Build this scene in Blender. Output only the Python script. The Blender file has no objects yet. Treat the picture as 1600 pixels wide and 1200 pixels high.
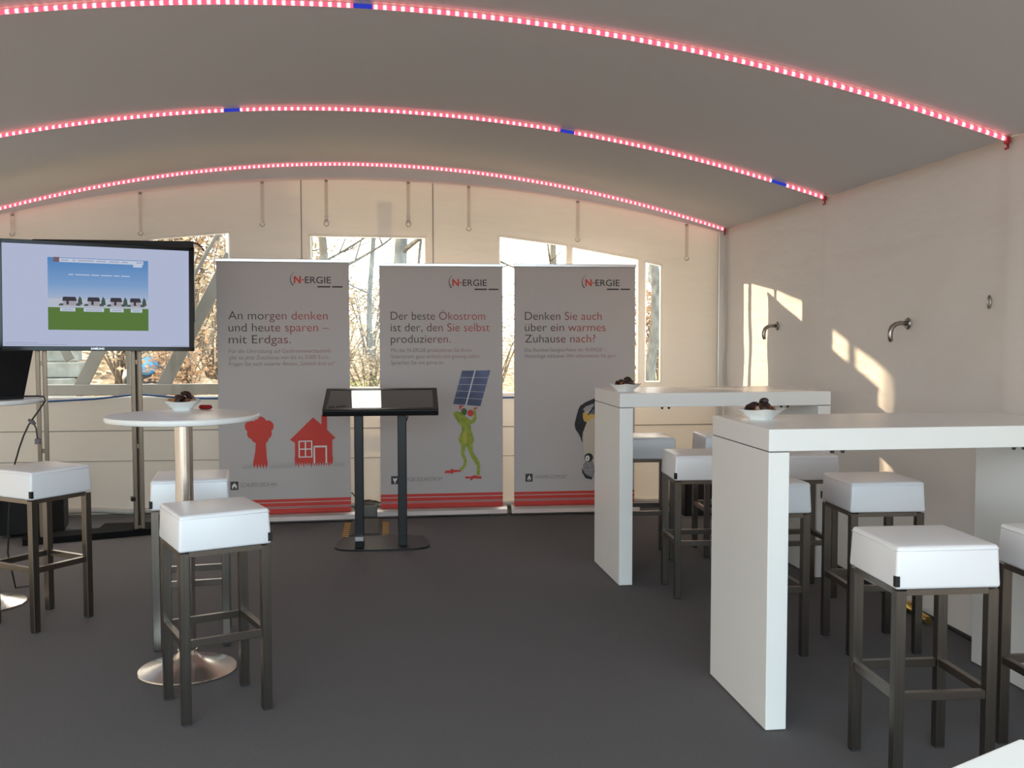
import bpy, bmesh, math, random
from mathutils import Vector, Matrix

C = bpy.context.scene.collection
S = bpy.context.scene
PI = math.pi
R = math.radians

# ------------------------------------------------------------------ camera
cam_d = bpy.data.cameras.new('camera')
cam = bpy.data.objects.new('camera', cam_d)
C.objects.link(cam)
cam_d.sensor_width = 36.0
cam_d.sensor_fit = 'HORIZONTAL'
cam_d.lens = 34.969
cam_d.clip_start = 0.05
cam_d.clip_end = 300
_r = Vector((0.99445, -0.10519, -0.00095)).normalized()
_w = Vector((0.10505, 0.99307, -0.05279)).normalized()
_u = _r.cross(_w).normalized()
cam.matrix_world = Matrix(((_r.x, _u.x, -_w.x, 0), (_r.y, _u.y, -_w.y, 0), (_r.z, _u.z, -_w.z, 1.45), (0, 0, 0, 1)))
S.camera = cam

# ------------------------------------------------------------------ colour management
S.view_settings.view_transform = 'Standard'
S.view_settings.look = 'None'
S.view_settings.exposure = 0.0
S.view_settings.gamma = 1.0
S.view_settings.use_curve_mapping = False
S.cycles.use_denoising = True
S.cycles.max_bounces = 10
S.cycles.diffuse_bounces = 6
S.cycles.glossy_bounces = 4
S.cycles.transmission_bounces = 8
S.cycles.transparent_max_bounces = 12
S.cycles.sample_clamp_indirect = 6.0
S.cycles.caustics_reflective = False
S.cycles.caustics_refractive = False

# ------------------------------------------------------------------ sky, sun, portals
SUN = Vector((0.547, -0.467, -0.162)).normalized()      # the way the light travels
SKY_FRONT = (0.66, 0.88, 1.0)
SKY_BACK = (1.0, 0.95, 0.84)
SKY_F, SKY_B = 6.0, 6.5
world = bpy.data.worlds.new('winter_sky')
S.world = world
world.use_nodes = True
nt = world.node_tree
nt.nodes.clear()
n_out = nt.nodes.new('ShaderNodeOutputWorld')
n_bg = nt.nodes.new('ShaderNodeBackground')
n_tc = nt.nodes.new('ShaderNodeTexCoord')
n_dot = nt.nodes.new('ShaderNodeVectorMath'); n_dot.operation = 'DOT_PRODUCT'
n_dot.inputs[1].default_value = -SUN
n_rmp = nt.nodes.new('ShaderNodeValToRGB')
n_map = nt.nodes.new('ShaderNodeMapRange')
n_map.inputs[1].default_value = -1; n_map.inputs[2].default_value = 1
e = n_rmp.color_ramp.elements
e[0].position = 0.25; e[0].color = (*[c * SKY_F / 5 for c in SKY_FRONT], 1)
e[1].position = 0.75; e[1].color = (*[c * SKY_B / 5 for c in SKY_BACK], 1)
nt.links.new(n_tc.outputs['Generated'], n_dot.inputs[0])
nt.links.new(n_dot.outputs['Value'], n_map.inputs[0])
nt.links.new(n_map.outputs[0], n_rmp.inputs[0])
nt.links.new(n_rmp.outputs[0], n_bg.inputs[0])
n_bg.inputs[1].default_value = 5.0
nt.links.new(n_bg.outputs[0], n_out.inputs[0])

sun_d = bpy.data.lights.new('sun', 'SUN')
sun_d.energy = 11.0
sun_d.color = (1.0, 0.80, 0.52)
sun_d.angle = R(0.6)
sun = bpy.data.objects.new('sun', sun_d)
C.objects.link(sun)
sun.rotation_euler = SUN.to_track_quat('-Z', 'Y').to_euler()
sun.location = (-10, 17, 8)


def portal(name, loc, direction, sx, sy):
    d = bpy.data.lights.new(name, 'AREA')
    d.shape = 'RECTANGLE'; d.size = sx; d.size_y = sy
    d.cycles.is_portal = True
    o = bpy.data.objects.new(name, d)
    C.objects.link(o)
    o.location = loc
    o.rotation_euler = Vector(direction).to_track_quat('-Z', 'Y').to_euler()


portal('daylight_entrance', (-0.41, -0.75, 1.36), (0, 1, 0), 6.1, 2.75)
portal('daylight_windows', (-0.4, 8.2, 1.6), (0, -1, 0), 5.2, 1.45)

# ------------------------------------------------------------------ materials
MATS = {}


def _mat(name):
    m = bpy.data.materials.new(name)
    m.use_nodes = True
    m.node_tree.nodes.clear()
    out = m.node_tree.nodes.new('ShaderNodeOutputMaterial')
    MATS[name] = m
    return m, m.node_tree, out


def mat(name, col, rough=0.5, metal=0.0, spec=0.5, var=0.0, vscale=8.0, bump=0.0, bscale=60.0, stretch=None, coat=0.0,
        emit=None, estr=0.0, translucent=0.0, tcol=None, bdist=0.01, detail=4.0):
    m, t, out = _mat(name)
    N, L = t.nodes, t.links
    b = N.new('ShaderNodeBsdfPrincipled')
    b.inputs['Base Color'].default_value = (*col, 1)
    b.inputs['Roughness'].default_value = rough
    b.inputs['Metallic'].default_value = metal
    b.inputs['Specular IOR Level'].default_value = spec
    b.inputs['Coat Weight'].default_value = coat
    if emit:
        b.inputs['Emission Color'].default_value = (*emit, 1)
        b.inputs['Emission Strength'].default_value = estr
    if var or bump:
        tc = N.new('ShaderNodeTexCoord')
        mp = N.new('ShaderNodeMapping')
        L.new(tc.outputs['Object'], mp.inputs[0])
        if stretch:
            mp.inputs['Scale'].default_value = stretch
    if var:
        nz = N.new('ShaderNodeTexNoise'); nz.inputs['Scale'].default_value = vscale; nz.inputs['Detail'].default_value = detail
        L.new(mp.outputs[0], nz.inputs['Vector'])
        rp = N.new('ShaderNodeValToRGB')
        rp.color_ramp.elements[0].position = 0.3
        rp.color_ramp.elements[1].position = 0.7
        rp.color_ramp.elements[0].color = (*[max(0, c * (1 - var)) for c in col], 1)
        rp.color_ramp.elements[1].color = (*[min(1, c * (1 + var)) for c in col], 1)
        L.new(nz.outputs[0], rp.inputs[0])
        L.new(rp.outputs[0], b.inputs['Base Color'])
    nrm = None
    if bump:
        nb = N.new('ShaderNodeTexNoise'); nb.inputs['Scale'].default_value = bscale; nb.inputs['Detail'].default_value = detail
        L.new(mp.outputs[0], nb.inputs['Vector'])
        bp = N.new('ShaderNodeBump'); bp.inputs['Strength'].default_value = bump; bp.inputs['Distance'].default_value = bdist
        L.new(nb.outputs[0], bp.inputs['Height'])
        L.new(bp.outputs[0], b.inputs['Normal'])
        nrm = bp
    sh = b.outputs[0]
    if translucent:
        tr = N.new('ShaderNodeBsdfTranslucent')
        tr.inputs[0].default_value = (*(tcol or col), 1)
        if nrm:
            L.new(nrm.outputs[0], tr.inputs['Normal'])
        mx = N.new('ShaderNodeMixShader'); mx.inputs[0].default_value = translucent
        L.new(sh, mx.inputs[1]); L.new(tr.outputs[0], mx.inputs[2])
        sh = mx.outputs[0]
    L.new(sh, out.inputs[0])
    return m


mat('carpet', (0.138, 0.134, 0.142), 0.95, spec=0.15, var=0.22, vscale=260, bump=0.5, bscale=420, bdist=0.004)
mat('roof_cloth', (0.60, 0.605, 0.635), 0.8, spec=0.2, bump=0.05, bscale=3)
mat('back_cloth', (0.62, 0.59, 0.56), 0.7, spec=0.25, bump=0.5, bscale=1.4, stretch=(0.9, 1, 2.2), bdist=0.06, translucent=0.045,
    tcol=(0.95, 0.82, 0.66), detail=3)
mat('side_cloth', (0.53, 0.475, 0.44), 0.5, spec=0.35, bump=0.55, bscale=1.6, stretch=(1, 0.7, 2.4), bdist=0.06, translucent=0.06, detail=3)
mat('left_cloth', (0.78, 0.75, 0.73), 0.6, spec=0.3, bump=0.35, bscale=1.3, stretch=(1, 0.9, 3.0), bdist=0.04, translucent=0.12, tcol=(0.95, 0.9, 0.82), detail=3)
mat('seam', (0.25, 0.23, 0.22), 0.8)
mat('welded_border', (0.82, 0.82, 0.80), 0.5, translucent=0.35, tcol=(0.95, 0.93, 0.88))
mat('aluminium', (0.62, 0.60, 0.57), 0.35, 1.0)
mat('steel', (0.19, 0.17, 0.15), 0.30, 1.0, var=0.12, vscale=6, stretch=(30, 30, 0.6))
mat('steel_rail', (0.24, 0.21, 0.185), 0.28, 1.0)
mat('polished_steel', (0.62, 0.57, 0.53), 0.22, 1.0)
mat('post_steel', (0.24, 0.185, 0.14), 0.35, 1.0)
mat('white_leather', (0.88, 0.88, 0.92), 0.34, spec=0.9, bump=0.12, bscale=350, bdist=0.002)
mat('white_laminate', (0.87, 0.87, 0.865), 0.28, spec=0.6, var=0.015, vscale=3)
mat('dark_gap', (0.06, 0.06, 0.06), 0.9)
mat('black_plastic', (0.010, 0.010, 0.011), 0.4, spec=0.25)
mat('black_gloss', (0.006, 0.006, 0.007), 0.12, spec=0.3)
mat('touch_glass', (0.012, 0.013, 0.013), 0.04, spec=0.9, coat=0.6)
mat('black_metal', (0.012, 0.013, 0.016), 0.38, spec=0.4)
mat('matte_black', (0.008, 0.008, 0.009), 0.8, spec=0.1)
mat('black_fabric', (0.010, 0.010, 0.011), 0.9, bump=0.3, bscale=90)
mat('rubber', (0.03, 0.03, 0.03), 0.7)
mat('grey_rubber', (0.065, 0.062, 0.058), 0.75, bump=0.3, bscale=120)
mat('grey_box', (0.16, 0.16, 0.15), 0.6)
mat('cable', (0.012, 0.012, 0.012), 0.5)
mat('grey_plug', (0.13, 0.12, 0.13), 0.5)
mat('tag_black', (0.01, 0.01, 0.012), 0.7)
mat('porcelain', (0.86, 0.87, 0.86), 0.12, spec=0.6)
mat('dark_chocolate', (0.028, 0.010, 0.007), 0.4, bump=0.3, bscale=120)
mat('milk_chocolate', (0.14, 0.045, 0.02), 0.4, bump=0.2, bscale=100)
mat('wafer', (0.42, 0.25, 0.16), 0.6, bump=0.3, bscale=160)
mat('caramel', (0.45, 0.17, 0.03), 0.35)
mat('red_foil', (0.30, 0.008, 0.015), 0.28, 0.3, bump=0.4, bscale=70)
mat('banner_vinyl', (0.53, 0.49, 0.485), 0.55, spec=0.3)
mat('silver', (0.72, 0.70, 0.70), 0.28, 1.0)
mat('ink_dark', (0.055, 0.045, 0.045), 0.6)
mat('ink_grey', (0.22, 0.19, 0.19), 0.6)
mat('ink_palegrey', (0.37, 0.355, 0.355), 0.6)
mat('ink_red', (0.62, 0.045, 0.03), 0.6)
mat('ink_stripe_dark', (0.42, 0.05, 0.05), 0.6)
mat('ink_midgrey', (0.27, 0.26, 0.265), 0.6, var=0.3, vscale=60)
mat('ink_white', (0.78, 0.76, 0.75), 0.6)
mat('ink_green', (0.30, 0.36, 0.035), 0.6, var=0.25, vscale=30)
mat('ink_leafgreen', (0.05, 0.13, 0.03), 0.6)
mat('ink_yellow', (0.50, 0.43, 0.06), 0.6)
mat('ink_amber', (0.72, 0.44, 0.10), 0.6)
mat('ink_black', (0.02, 0.02, 0.024), 0.6, var=0.5, vscale=60)
mat('ink_cream', (0.60, 0.54, 0.44), 0.6)
mat('ink_slate', (0.16, 0.16, 0.18), 0.6, var=0.4, vscale=40)
mat('ink_cell', (0.085, 0.10, 0.20), 0.5, var=0.45, vscale=5)
mat('ink_cellline', (0.62, 0.64, 0.72), 0.5)
mat('hazard_yellow', (0.55, 0.30, 0.02), 0.6)
mat('hazard_black', (0.02, 0.02, 0.02), 0.6)
mat('blue_rope', (0.01, 0.07, 0.22), 0.6, bump=0.4, bscale=200)
mat('strap_white', (0.80, 0.77, 0.74), 0.7, bump=0.2, bscale=250, translucent=0.5, tcol=(1.0, 0.96, 0.90))
mat('hook_metal', (0.36, 0.33, 0.30), 0.3, 1.0)
mat('brass', (0.85, 0.60, 0.22), 0.22, 1.0)
mat('led_red_cap', (0.35, 0.02, 0.03), 0.4)
mat('crate_black', (0.010, 0.010, 0.012), 0.6, bump=0.2, bscale=40)
mat('bag_blue', (0.02, 0.03, 0.12), 0.5)
mat('truss_grey', (0.10, 0.098, 0.092), 0.5, 0.0, var=0.1, vscale=5)
mat('truss_white', (0.80, 0.80, 0.78), 0.5)
mat('bark', (0.11, 0.09, 0.065), 0.9, var=0.45, vscale=9, bump=0.8, bscale=14, stretch=(1, 1, 0.25))
mat('bark_grey', (0.13, 0.125, 0.11), 0.9, var=0.45, vscale=16, bump=0.8, bscale=18, stretch=(1, 1, 0.4))
mat('twig', (0.16, 0.115, 0.08), 0.9)
mat('leaf_orange', (0.32, 0.20, 0.12), 0.7, var=0.4, vscale=2.5, translucent=0.25, tcol=(0.45, 0.28, 0.16))
mat('leaf_beige', (0.34, 0.28, 0.20), 0.7, var=0.45, vscale=2.5, translucent=0.25, tcol=(0.45, 0.37, 0.25))
mat('leaf_olive', (0.22, 0.27, 0.09), 0.7, var=0.4, vscale=2.5, translucent=0.35, tcol=(0.4, 0.45, 0.12))
mat('needle_green', (0.035, 0.07, 0.025), 0.8, var=0.3, vscale=3)
mat('grass_dry', (0.66, 0.52, 0.26), 0.8, var=0.3, vscale=3, translucent=0.4, tcol=(0.85, 0.68, 0.30))
mat('stone_pale', (0.17, 0.17, 0.15), 0.9, var=0.25, vscale=7, bump=0.5, bscale=20)
mat('tarp_blue', (0.05, 0.30, 0.70), 0.35)
mat('bag_dark', (0.03, 0.035, 0.045), 0.5)


def emat(name, col, strength):
    m, t, out = _mat(name)
    e_ = t.nodes.new('ShaderNodeEmission')
    e_.inputs[0].default_value = (*col, 1); e_.inputs[1].default_value = strength
    t.links.new(e_.outputs[0], out.inputs[0])
    return m


SCR = 0.84
emat('screen_white', (0.50, 0.55, 0.74), SCR)
emat('screen_panel', (0.60, 0.66, 0.82), SCR)
emat('screen_textline', (0.36, 0.40, 0.52), SCR)
emat('screen_grass', (0.115, 0.21, 0.055), SCR)
emat('screen_snow', (0.52, 0.56, 0.66), SCR)
emat('screen_house', (0.40, 0.38, 0.44), SCR)
emat('screen_roof', (0.055, 0.05, 0.065), SCR)
emat('screen_tree', (0.075, 0.11, 0.10), SCR)
emat('screen_logo', (0.20, 0.13, 0.16), SCR)


def screen_sky():
    m, t, out = _mat('screen_sky')          # the picture shown on the display: a blue sky fading to white
    tc = t.nodes.new('ShaderNodeTexCoord'); sx = t.nodes.new('ShaderNodeSeparateXYZ')
    rp = t.nodes.new('ShaderNodeValToRGB'); em = t.nodes.new('ShaderNodeEmission')
    rp.color_ramp.elements[0].position = 0.0; rp.color_ramp.elements[0].color = (0.50, 0.56, 0.70, 1)
    rp.color_ramp.elements[1].position = 1.0; rp.color_ramp.elements[1].color = (0.10, 0.26, 0.56, 1)
    k = rp.color_ramp.elements.new(0.45); k.color = (0.22, 0.38, 0.66, 1)
    t.links.new(tc.outputs['Generated'], sx.inputs[0]); t.links.new(sx.outputs['Z'], rp.inputs[0])
    t.links.new(rp.outputs[0], em.inputs[0]); em.inputs[1].default_value = SCR
    t.links.new(em.outputs[0], out.inputs[0])


screen_sky()


def ink_gradient(name, c0, c1):
    m, t, out = _mat(name)        # printed lettering that runs from charcoal to red
    tc = t.nodes.new('ShaderNodeTexCoord'); sx = t.nodes.new('ShaderNodeSeparateXYZ')
    rp = t.nodes.new('ShaderNodeValToRGB'); b = t.nodes.new('ShaderNodeBsdfPrincipled')
    rp.color_ramp.elements[0].position = 0.3; rp.color_ramp.elements[0].color = (*c0, 1)
    rp.color_ramp.elements[1].position = 0.75; rp.color_ramp.elements[1].color = (*c1, 1)
    t.links.new(tc.outputs['Generated'], sx.inputs[0]); t.links.new(sx.outputs['X'], rp.inputs[0])
    t.links.new(rp.outputs[0], b.inputs['Base Color']); b.inputs['Roughness'].default_value = 0.6
    t.links.new(b.outputs[0], out.inputs[0])


ink_gradient('ink_headline', (0.075, 0.05, 0.045), (0.46, 0.075, 0.06))
ink_gradient('ink_smallprint', (0.23, 0.19, 0.185), (0.40, 0.19, 0.18))


def led_tube():
    m, t, out = _mat('led_tube')            # diodes every 3.75 cm behind a pink silicone sleeve
    N, L = t.nodes, t.links
    uv = N.new('ShaderNodeUVMap'); uv.uv_map = 'arc'
    sx = N.new('ShaderNodeSeparateXYZ'); L.new(uv.outputs[0], sx.inputs[0])
    dv = N.new('ShaderNodeMath'); dv.operation = 'DIVIDE'; dv.inputs[1].default_value = 0.0375; L.new(sx.outputs['X'], dv.inputs[0])
    fr = N.new('ShaderNodeMath'); fr.operation = 'FRACT'; L.new(dv.outputs[0], fr.inputs[0])
    sb = N.new('ShaderNodeMath'); sb.operation = 'SUBTRACT'; sb.inputs[1].default_value = 0.5; L.new(fr.outputs[0], sb.inputs[0])
    ab = N.new('ShaderNodeMath'); ab.operation = 'ABSOLUTE'; L.new(sb.outputs[0], ab.inputs[0])
    mr = N.new('ShaderNodeMapRange'); mr.inputs[1].default_value = 0.0; mr.inputs[2].default_value = 0.27
    mr.inputs[3].default_value = 1.0; mr.inputs[4].default_value = 0.0
    L.new(ab.outputs[0], mr.inputs[0])
    mx = N.new('ShaderNodeMix'); mx.data_type = 'RGBA'
    mx.inputs[6].default_value = (1.0, 0.080, 0.135, 1); mx.inputs[7].default_value = (1.9, 0.9, 0.95, 1)
    L.new(mr.outputs[0], mx.inputs[0])
    em = N.new('ShaderNodeEmission'); em.inputs[1].default_value = 2.0
    L.new(mx.outputs[2], em.inputs[0]); L.new(em.outputs[0], out.inputs[0])


led_tube()
emat('led_blue', (0.03, 0.05, 0.55), 0.9)


def window_foil():
    m, t, out = _mat('window_foil')         # clear PVC film
    N, L = t.nodes, t.links
    tr = N.new('ShaderNodeBsdfTransparent'); tr.inputs[0].default_value = (0.93, 0.93, 0.92, 1)
    gl = N.new('ShaderNodeBsdfGlossy'); gl.inputs['Roughness'].default_value = 0.05
    fr = N.new('ShaderNodeFresnel'); fr.inputs[0].default_value = 1.4
    mx = N.new('ShaderNodeMixShader')
    L.new(fr.outputs[0], mx.inputs[0]); L.new(tr.outputs[0], mx.inputs[1]); L.new(gl.outputs[0], mx.inputs[2])
    L.new(mx.outputs[0], out.inputs[0])


window_foil()


def litter():
    m, t, out = _mat('leaf_litter')
    N, L = t.nodes, t.links
    tc = N.new('ShaderNodeTexCoord')
    v = N.new('ShaderNodeTexVoronoi'); v.inputs['Scale'].default_value = 9.0
    v2 = N.new('ShaderNodeTexNoise'); v2.inputs['Scale'].default_value = 0.7; v2.inputs['Detail'].default_value = 5
    L.new(tc.outputs['Object'], v.inputs['Vector']); L.new(tc.outputs['Object'], v2.inputs['Vector'])
    sx = N.new('ShaderNodeSeparateXYZ'); L.new(v.outputs['Color'], sx.inputs[0])
    rp = N.new('ShaderNodeValToRGB'); cr = rp.color_ramp
    cr.elements[0].position = 0.0; cr.elements[0].color = (0.12, 0.08, 0.05, 1)
    cr.elements[1].position = 1.0; cr.elements[1].color = (0.78, 0.62, 0.42, 1)
    k = cr.elements.new(0.35); k.color = (0.38, 0.24, 0.13, 1)
    k = cr.elements.new(0.7); k.color = (0.58, 0.42, 0.26, 1)
    L.new(sx.outputs[0], rp.inputs[0])
    mx = N.new('ShaderNodeMix'); mx.data_type = 'RGBA'; mx.blend_type = 'MULTIPLY'; mx.inputs[0].default_value = 0.5
    L.new(rp.outputs[0], mx.inputs[6]); L.new(v2.outputs[0], mx.inputs[7])
    b = N.new('ShaderNodeBsdfPrincipled'); b.inputs['Roughness'].default_value = 0.9
    L.new(mx.outputs[2], b.inputs['Base Color'])
    bp = N.new('ShaderNodeBump'); bp.inputs['Strength'].default_value = 0.9; bp.inputs['Distance'].default_value = 0.08
    L.new(v.outputs['Distance'], bp.inputs['Height']); L.new(bp.outputs[0], b.inputs['Normal'])
    L.new(b.outputs[0], out.inputs[0])


litter()


# ------------------------------------------------------------------ mesh helpers
class MB:
    """collects shapes that belong to ONE mesh"""

    def __init__(self):
        self.bm = bmesh.new()

    def box(self, x0, x1, y0, y1, z0, z1, M=None, mi=0, bev=0.0, seg=2):
        b2 = bmesh.new()
        bmesh.ops.create_cube(b2, size=1.0)
        for v in b2.verts:
            v.co = Vector((x0 + (v.co.x + .5) * (x1 - x0), y0 + (v.co.y + .5) * (y1 - y0), z0 + (v.co.z + .5) * (z1 - z0)))
        if bev:
            bmesh.ops.bevel(b2, geom=b2.edges[:], offset=bev, segments=seg, affect='EDGES', profile=0.5)
        self.merge(b2, M, mi)
        return self

    def merge(self, b2, M=None, mi=0):
        if M is not None:
            b2.transform(M)
        mp = {}
        for v in b2.verts:
            mp[v] = self.bm.verts.new(v.co)
        for f in b2.faces:
            try:
                nf = self.bm.faces.new([mp[v] for v in f.verts])
                nf.material_index = mi
            except ValueError:
                pass
        b2.free()

    def tube(self, pts, r, seg=10, mi=0, cap=True, closed=False):
        pts = [Vector(p) for p in pts]
        n = len(pts)
        rs = r if isinstance(r, (list, tuple)) else [r] * n
        rings = []
        ref = None
        for i, p in enumerate(pts):
            if closed:
                d = (pts[(i + 1) % n] - pts[i - 1])
            else:
                d = (pts[min(i + 1, n - 1)] - pts[max(i - 1, 0)])
            d.normalize()
            if ref is None:
                ref = Vector((0, 0, 1)) if abs(d.z) < .9 else Vector((1, 0, 0))
            a = d.cross(ref)
            if a.length < 1e-4:
                a = d.cross(Vector((0, 1, 0)))
            a.normalize()
            b = a.cross(d).normalized()
            ref = b
            rings.append([self.bm.verts.new(p + (a * math.cos(2 * PI * k / seg) + b * math.sin(2 * PI * k / seg)) * rs[i]) for k in range(seg)])
        m = n if closed else n - 1
        for i in range(m):
            A, B = rings[i], rings[(i + 1) % n]
            for k in range(seg):
                f = self.bm.faces.new((A[k], A[(k + 1) % seg], B[(k + 1) % seg], B[k]))
                f.material_index = mi; f.smooth = True
        if cap and not closed:
            for ring in (rings[0][::-1], rings[-1]):
                f = self.bm.faces.new(ring); f.material_index = mi
        return self

    def lathe(self, prof, seg=48, c=(0, 0, 0), mi=0):
        c = Vector(c)
        rings = []
        for r, z in prof:
            if r < 1e-5:
                rings.append([self.bm.verts.new(c + Vector((0, 0, z)))])
            else:
                rings.append([self.bm.verts.new(c + Vector((r * math.cos(2 * PI * k / seg), r * math.sin(2 * PI * k / seg), z))) for k in range(seg)])
        for A, B in zip(rings, rings[1:]):
            for k in range(seg):
                k2 = (k + 1) % seg
                if len(A) == 1 and len(B) == 1:
                    continue
                if len(A) == 1:
                    f = self.bm.faces.new((A[0], B[k2], B[k]))
                elif len(B) == 1:
                    f = self.bm.faces.new((A[k], A[k2], B[0]))
                else:
                    f = self.bm.faces.new((A[k], A[k2], B[k2], B[k]))
                f.material_index = mi; f.smooth = True
        return self

    def poly(self, pts, mi=0):
        f = self.bm.faces.new([self.bm.verts.new(Vector(p)) for p in pts])
        f.material_index = mi
        return self

    def flat(self, pts, y, mi=0):
        """closed outline in the X-Z plane at depth y, facing -Y"""
        from mathutils.geometry import tessellate_polygon
        v3 = [Vector((p[0], y, p[1])) for p in pts]
        vs = [self.bm.verts.new(p) for p in v3]
        for tri in tessellate_polygon([v3]):
            f = self.bm.faces.new([vs[i] for i in tri])
            f.normal_update()
            if f.normal.y > 0:
                f.normal_flip()
            f.material_index = mi
        return self

    def ell(self, cx, cz, rx, rz, y, mi=0, n=24, a0=0):
        return self.flat([(cx + rx * math.cos(2 * PI * k / n), cz + rz * math.sin(2 * PI * k / n)) for k in range(n)], y, mi)

    def prism(self, pts, a, b, axis='z', mi=0, bev=0.0):
        """outline extruded from a to b along an axis"""
        b2 = bmesh.new()
        def P(p, t):
            return Vector((p[0], p[1], t)) if axis == 'z' else (Vector((p[0], t, p[1])) if axis == 'y' else Vector((t, p[0], p[1])))
        lo = [b2.verts.new(P(p, a)) for p in pts]
        hi = [b2.verts.new(P(p, b)) for p in pts]
        n = len(pts)
        b2.faces.new(lo[::-1]); b2.faces.new(hi)
        for k in range(n):
            b2.faces.new((lo[k], lo[(k + 1) % n], hi[(k + 1) % n], hi[k]))
        bmesh.ops.recalc_face_normals(b2, faces=b2.faces[:])
        if bev:
            es = [e for e in b2.edges if abs(e.verts[0].co[{'x': 0, 'y': 1, 'z': 2}[axis]] - e.verts[1].co[{'x': 0, 'y': 1, 'z': 2}[axis]]) < 1e-6]
            bmesh.ops.bevel(b2, geom=es, offset=bev, segments=2, affect='EDGES', profile=0.5)
        self.merge(b2, None, mi)
        return self

    def build(self, name, mats, parent=None, smooth=False, loc=None, recalc=False):
        if recalc:
            bmesh.ops.recalc_face_normals(self.bm, faces=self.bm.faces[:])
        me = bpy.data.meshes.new(name)
        if smooth:
            for f in self.bm.faces:
                f.smooth = True
        self.bm.to_mesh(me)
        self.bm.free()
        for m in ([mats] if isinstance(mats, str) else mats):
            me.materials.append(MATS[m])
        if smooth:
            try:
                me.set_sharp_from_angle(angle=R(40))
            except Exception:
                pass
        o = bpy.data.objects.new(name, me)
        C.objects.link(o)
        if parent:
            o.parent = parent
        if loc:
            o.location = loc
        return o


def thing(name, label, cat, loc=(0, 0, 0), rot=0.0, group=None):
    o = bpy.data.objects.new(name, None)
    o.empty_display_size = 0.1
    C.objects.link(o)
    o.location = loc
    o.rotation_euler = (0, 0, R(rot))
    return tag(o, label, cat, group)


def tag(o, label, cat, group=None, kind=None):
    o['label'] = label
    o['category'] = cat
    if group:
        o['group'] = group
    if kind:
        o['kind'] = kind
    return o


def struct(o):
    o['kind'] = 'structure'
    return o


def dup(root, loc, rot, label, group=None):
    """a copy of a thing with copies of its parts and sub-parts"""
    r = root.copy(); C.objects.link(r)
    r.location = loc; r.rotation_euler = (0, 0, R(rot))
    r['label'] = label
    if group:
        r['group'] = group
    for ch in list(root.children):
        c = ch.copy(); C.objects.link(c); c.parent = r
        for g in list(ch.children):
            d = g.copy(); C.objects.link(d); d.parent = c
    return r


def text_mesh(s, width=None, cap=0.066, offset=0.0, space=1.0, bold=0.0):
    """lettering as a flat mesh in the X-Z plane, left end of the baseline at the origin, cap height as given"""
    cu = bpy.data.curves.new('lettering', 'FONT')
    cu.body = s
    cu.size = 1.0
    cu.space_character = space
    cu.offset = bold if bold else -0.006
    cu.fill_mode = 'FRONT'
    o = bpy.data.objects.new('lettering', cu)
    C.objects.link(o)
    dg = bpy.context.evaluated_depsgraph_get()
    dg.update()
    me = bpy.data.meshes.new_from_object(o.evaluated_get(dg))
    bpy.data.objects.remove(o)
    bpy.data.curves.remove(cu)
    xs = [v.co.x for v in me.vertices]
    x0, x1 = min(xs), max(xs)
    k = cap / 0.70
    kx = (width / (x1 - x0)) if width else k
    vs = [((v.co.x - x0) * kx, v.co.y * k) for v in me.vertices]
    fs = [list(p.vertices) for p in me.polygons]
    bpy.data.meshes.remove(me)
    return vs, fs


def add_text(mb, s, u, z, y, width=None, cap=0.066, mi=0, space=1.0, bold=0.0):
    vs, fs = text_mesh(s, width, cap, 0, space, bold)
    nv = [mb.bm.verts.new((u + a, y, z + b)) for a, b in vs]
    for f in fs:
        try:
            nf = mb.bm.faces.new([nv[i] for i in f])
            nf.normal_update()
            if nf.normal.y > 0:
                nf.normal_flip()
            nf.material_index = mi
        except ValueError:
            pass


def word_marks(mb, u, z, y, words, h, mi=0, gap=0.012):
    """rows of print too small to read: one small mark for each word"""
    for w in words:
        mb.flat([(u, z), (u + w, z), (u + w, z + h), (u, z + h)], y, mi)
        u += w + gap


# ------------------------------------------------------------------ the tent
XC, XL, XR, YB, YF = -0.411, -3.452, 2.63, 8.08, -0.7


def roof_z(x):
    u = x - XC
    return 2.7625 - 0.0548 * u * u + 0.0002 * u ** 4


def wall_top(x):
    u = x - XC
    return 2.675 - 0.0435 * u * u


# floor
MB().box(XL - 0.03, XR + 0.03, YF - 0.2, YB + 0.02, -0.04, 0.0).build('floor', 'carpet')
struct(bpy.data.objects['floor'])

# roof membrane
mb = MB()
nx = 72
RL, RR = XL - 0.05, XR + 0.05
RF = YF
ys = [RF + (8.0 - RF) * k / 40 for k in range(41)]
rows = []
for y in ys:
    rows.append([mb.bm.verts.new((RL + (RR - RL) * i / nx, y, roof_z(RL + (RR - RL) * i / nx) + 0.02)) for i in range(nx + 1)])
rows.append([mb.bm.verts.new((RL + (RR - RL) * i / nx, YB + 0.012, wall_top(RL + (RR - RL) * i / nx) - 0.015)) for i in range(nx + 1)])
for a, b in zip(rows, rows[1:]):
    for i in range(nx):
        mb.bm.faces.new((a[i], b[i], b[i + 1], a[i + 1])).smooth = True
struct(mb.build('ceiling', 'roof_cloth'))


# back wall with its window openings
def rect(x0, x1, z0, z1):
    return [(x0, z0), (x1, z0), (x1, z1), (x0, z1)]


WIN = {
    'window_1': [[(-2.80, 0.94), (-1.388, 0.94), (-1.388, 2.227), (-1.93, 2.176), (-2.80, 2.02)]],
    'window_2': [[(-0.752, 1.0), (0.148, 1.0), (0.148, 2.2), (-0.752, 2.208)]],
    'window_3': [[(0.754, 0.95), (1.297, 0.95), (1.297, 2.148), (0.754, 2.216)],
                 [(1.352, 0.95), (1.896, 1.03), (1.896, 2.040), (1.352, 2.134)],
                 [(1.962, 1.034), (2.086, 1.034), (2.086, 1.990), (1.962, 2.018)]],
}


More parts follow.
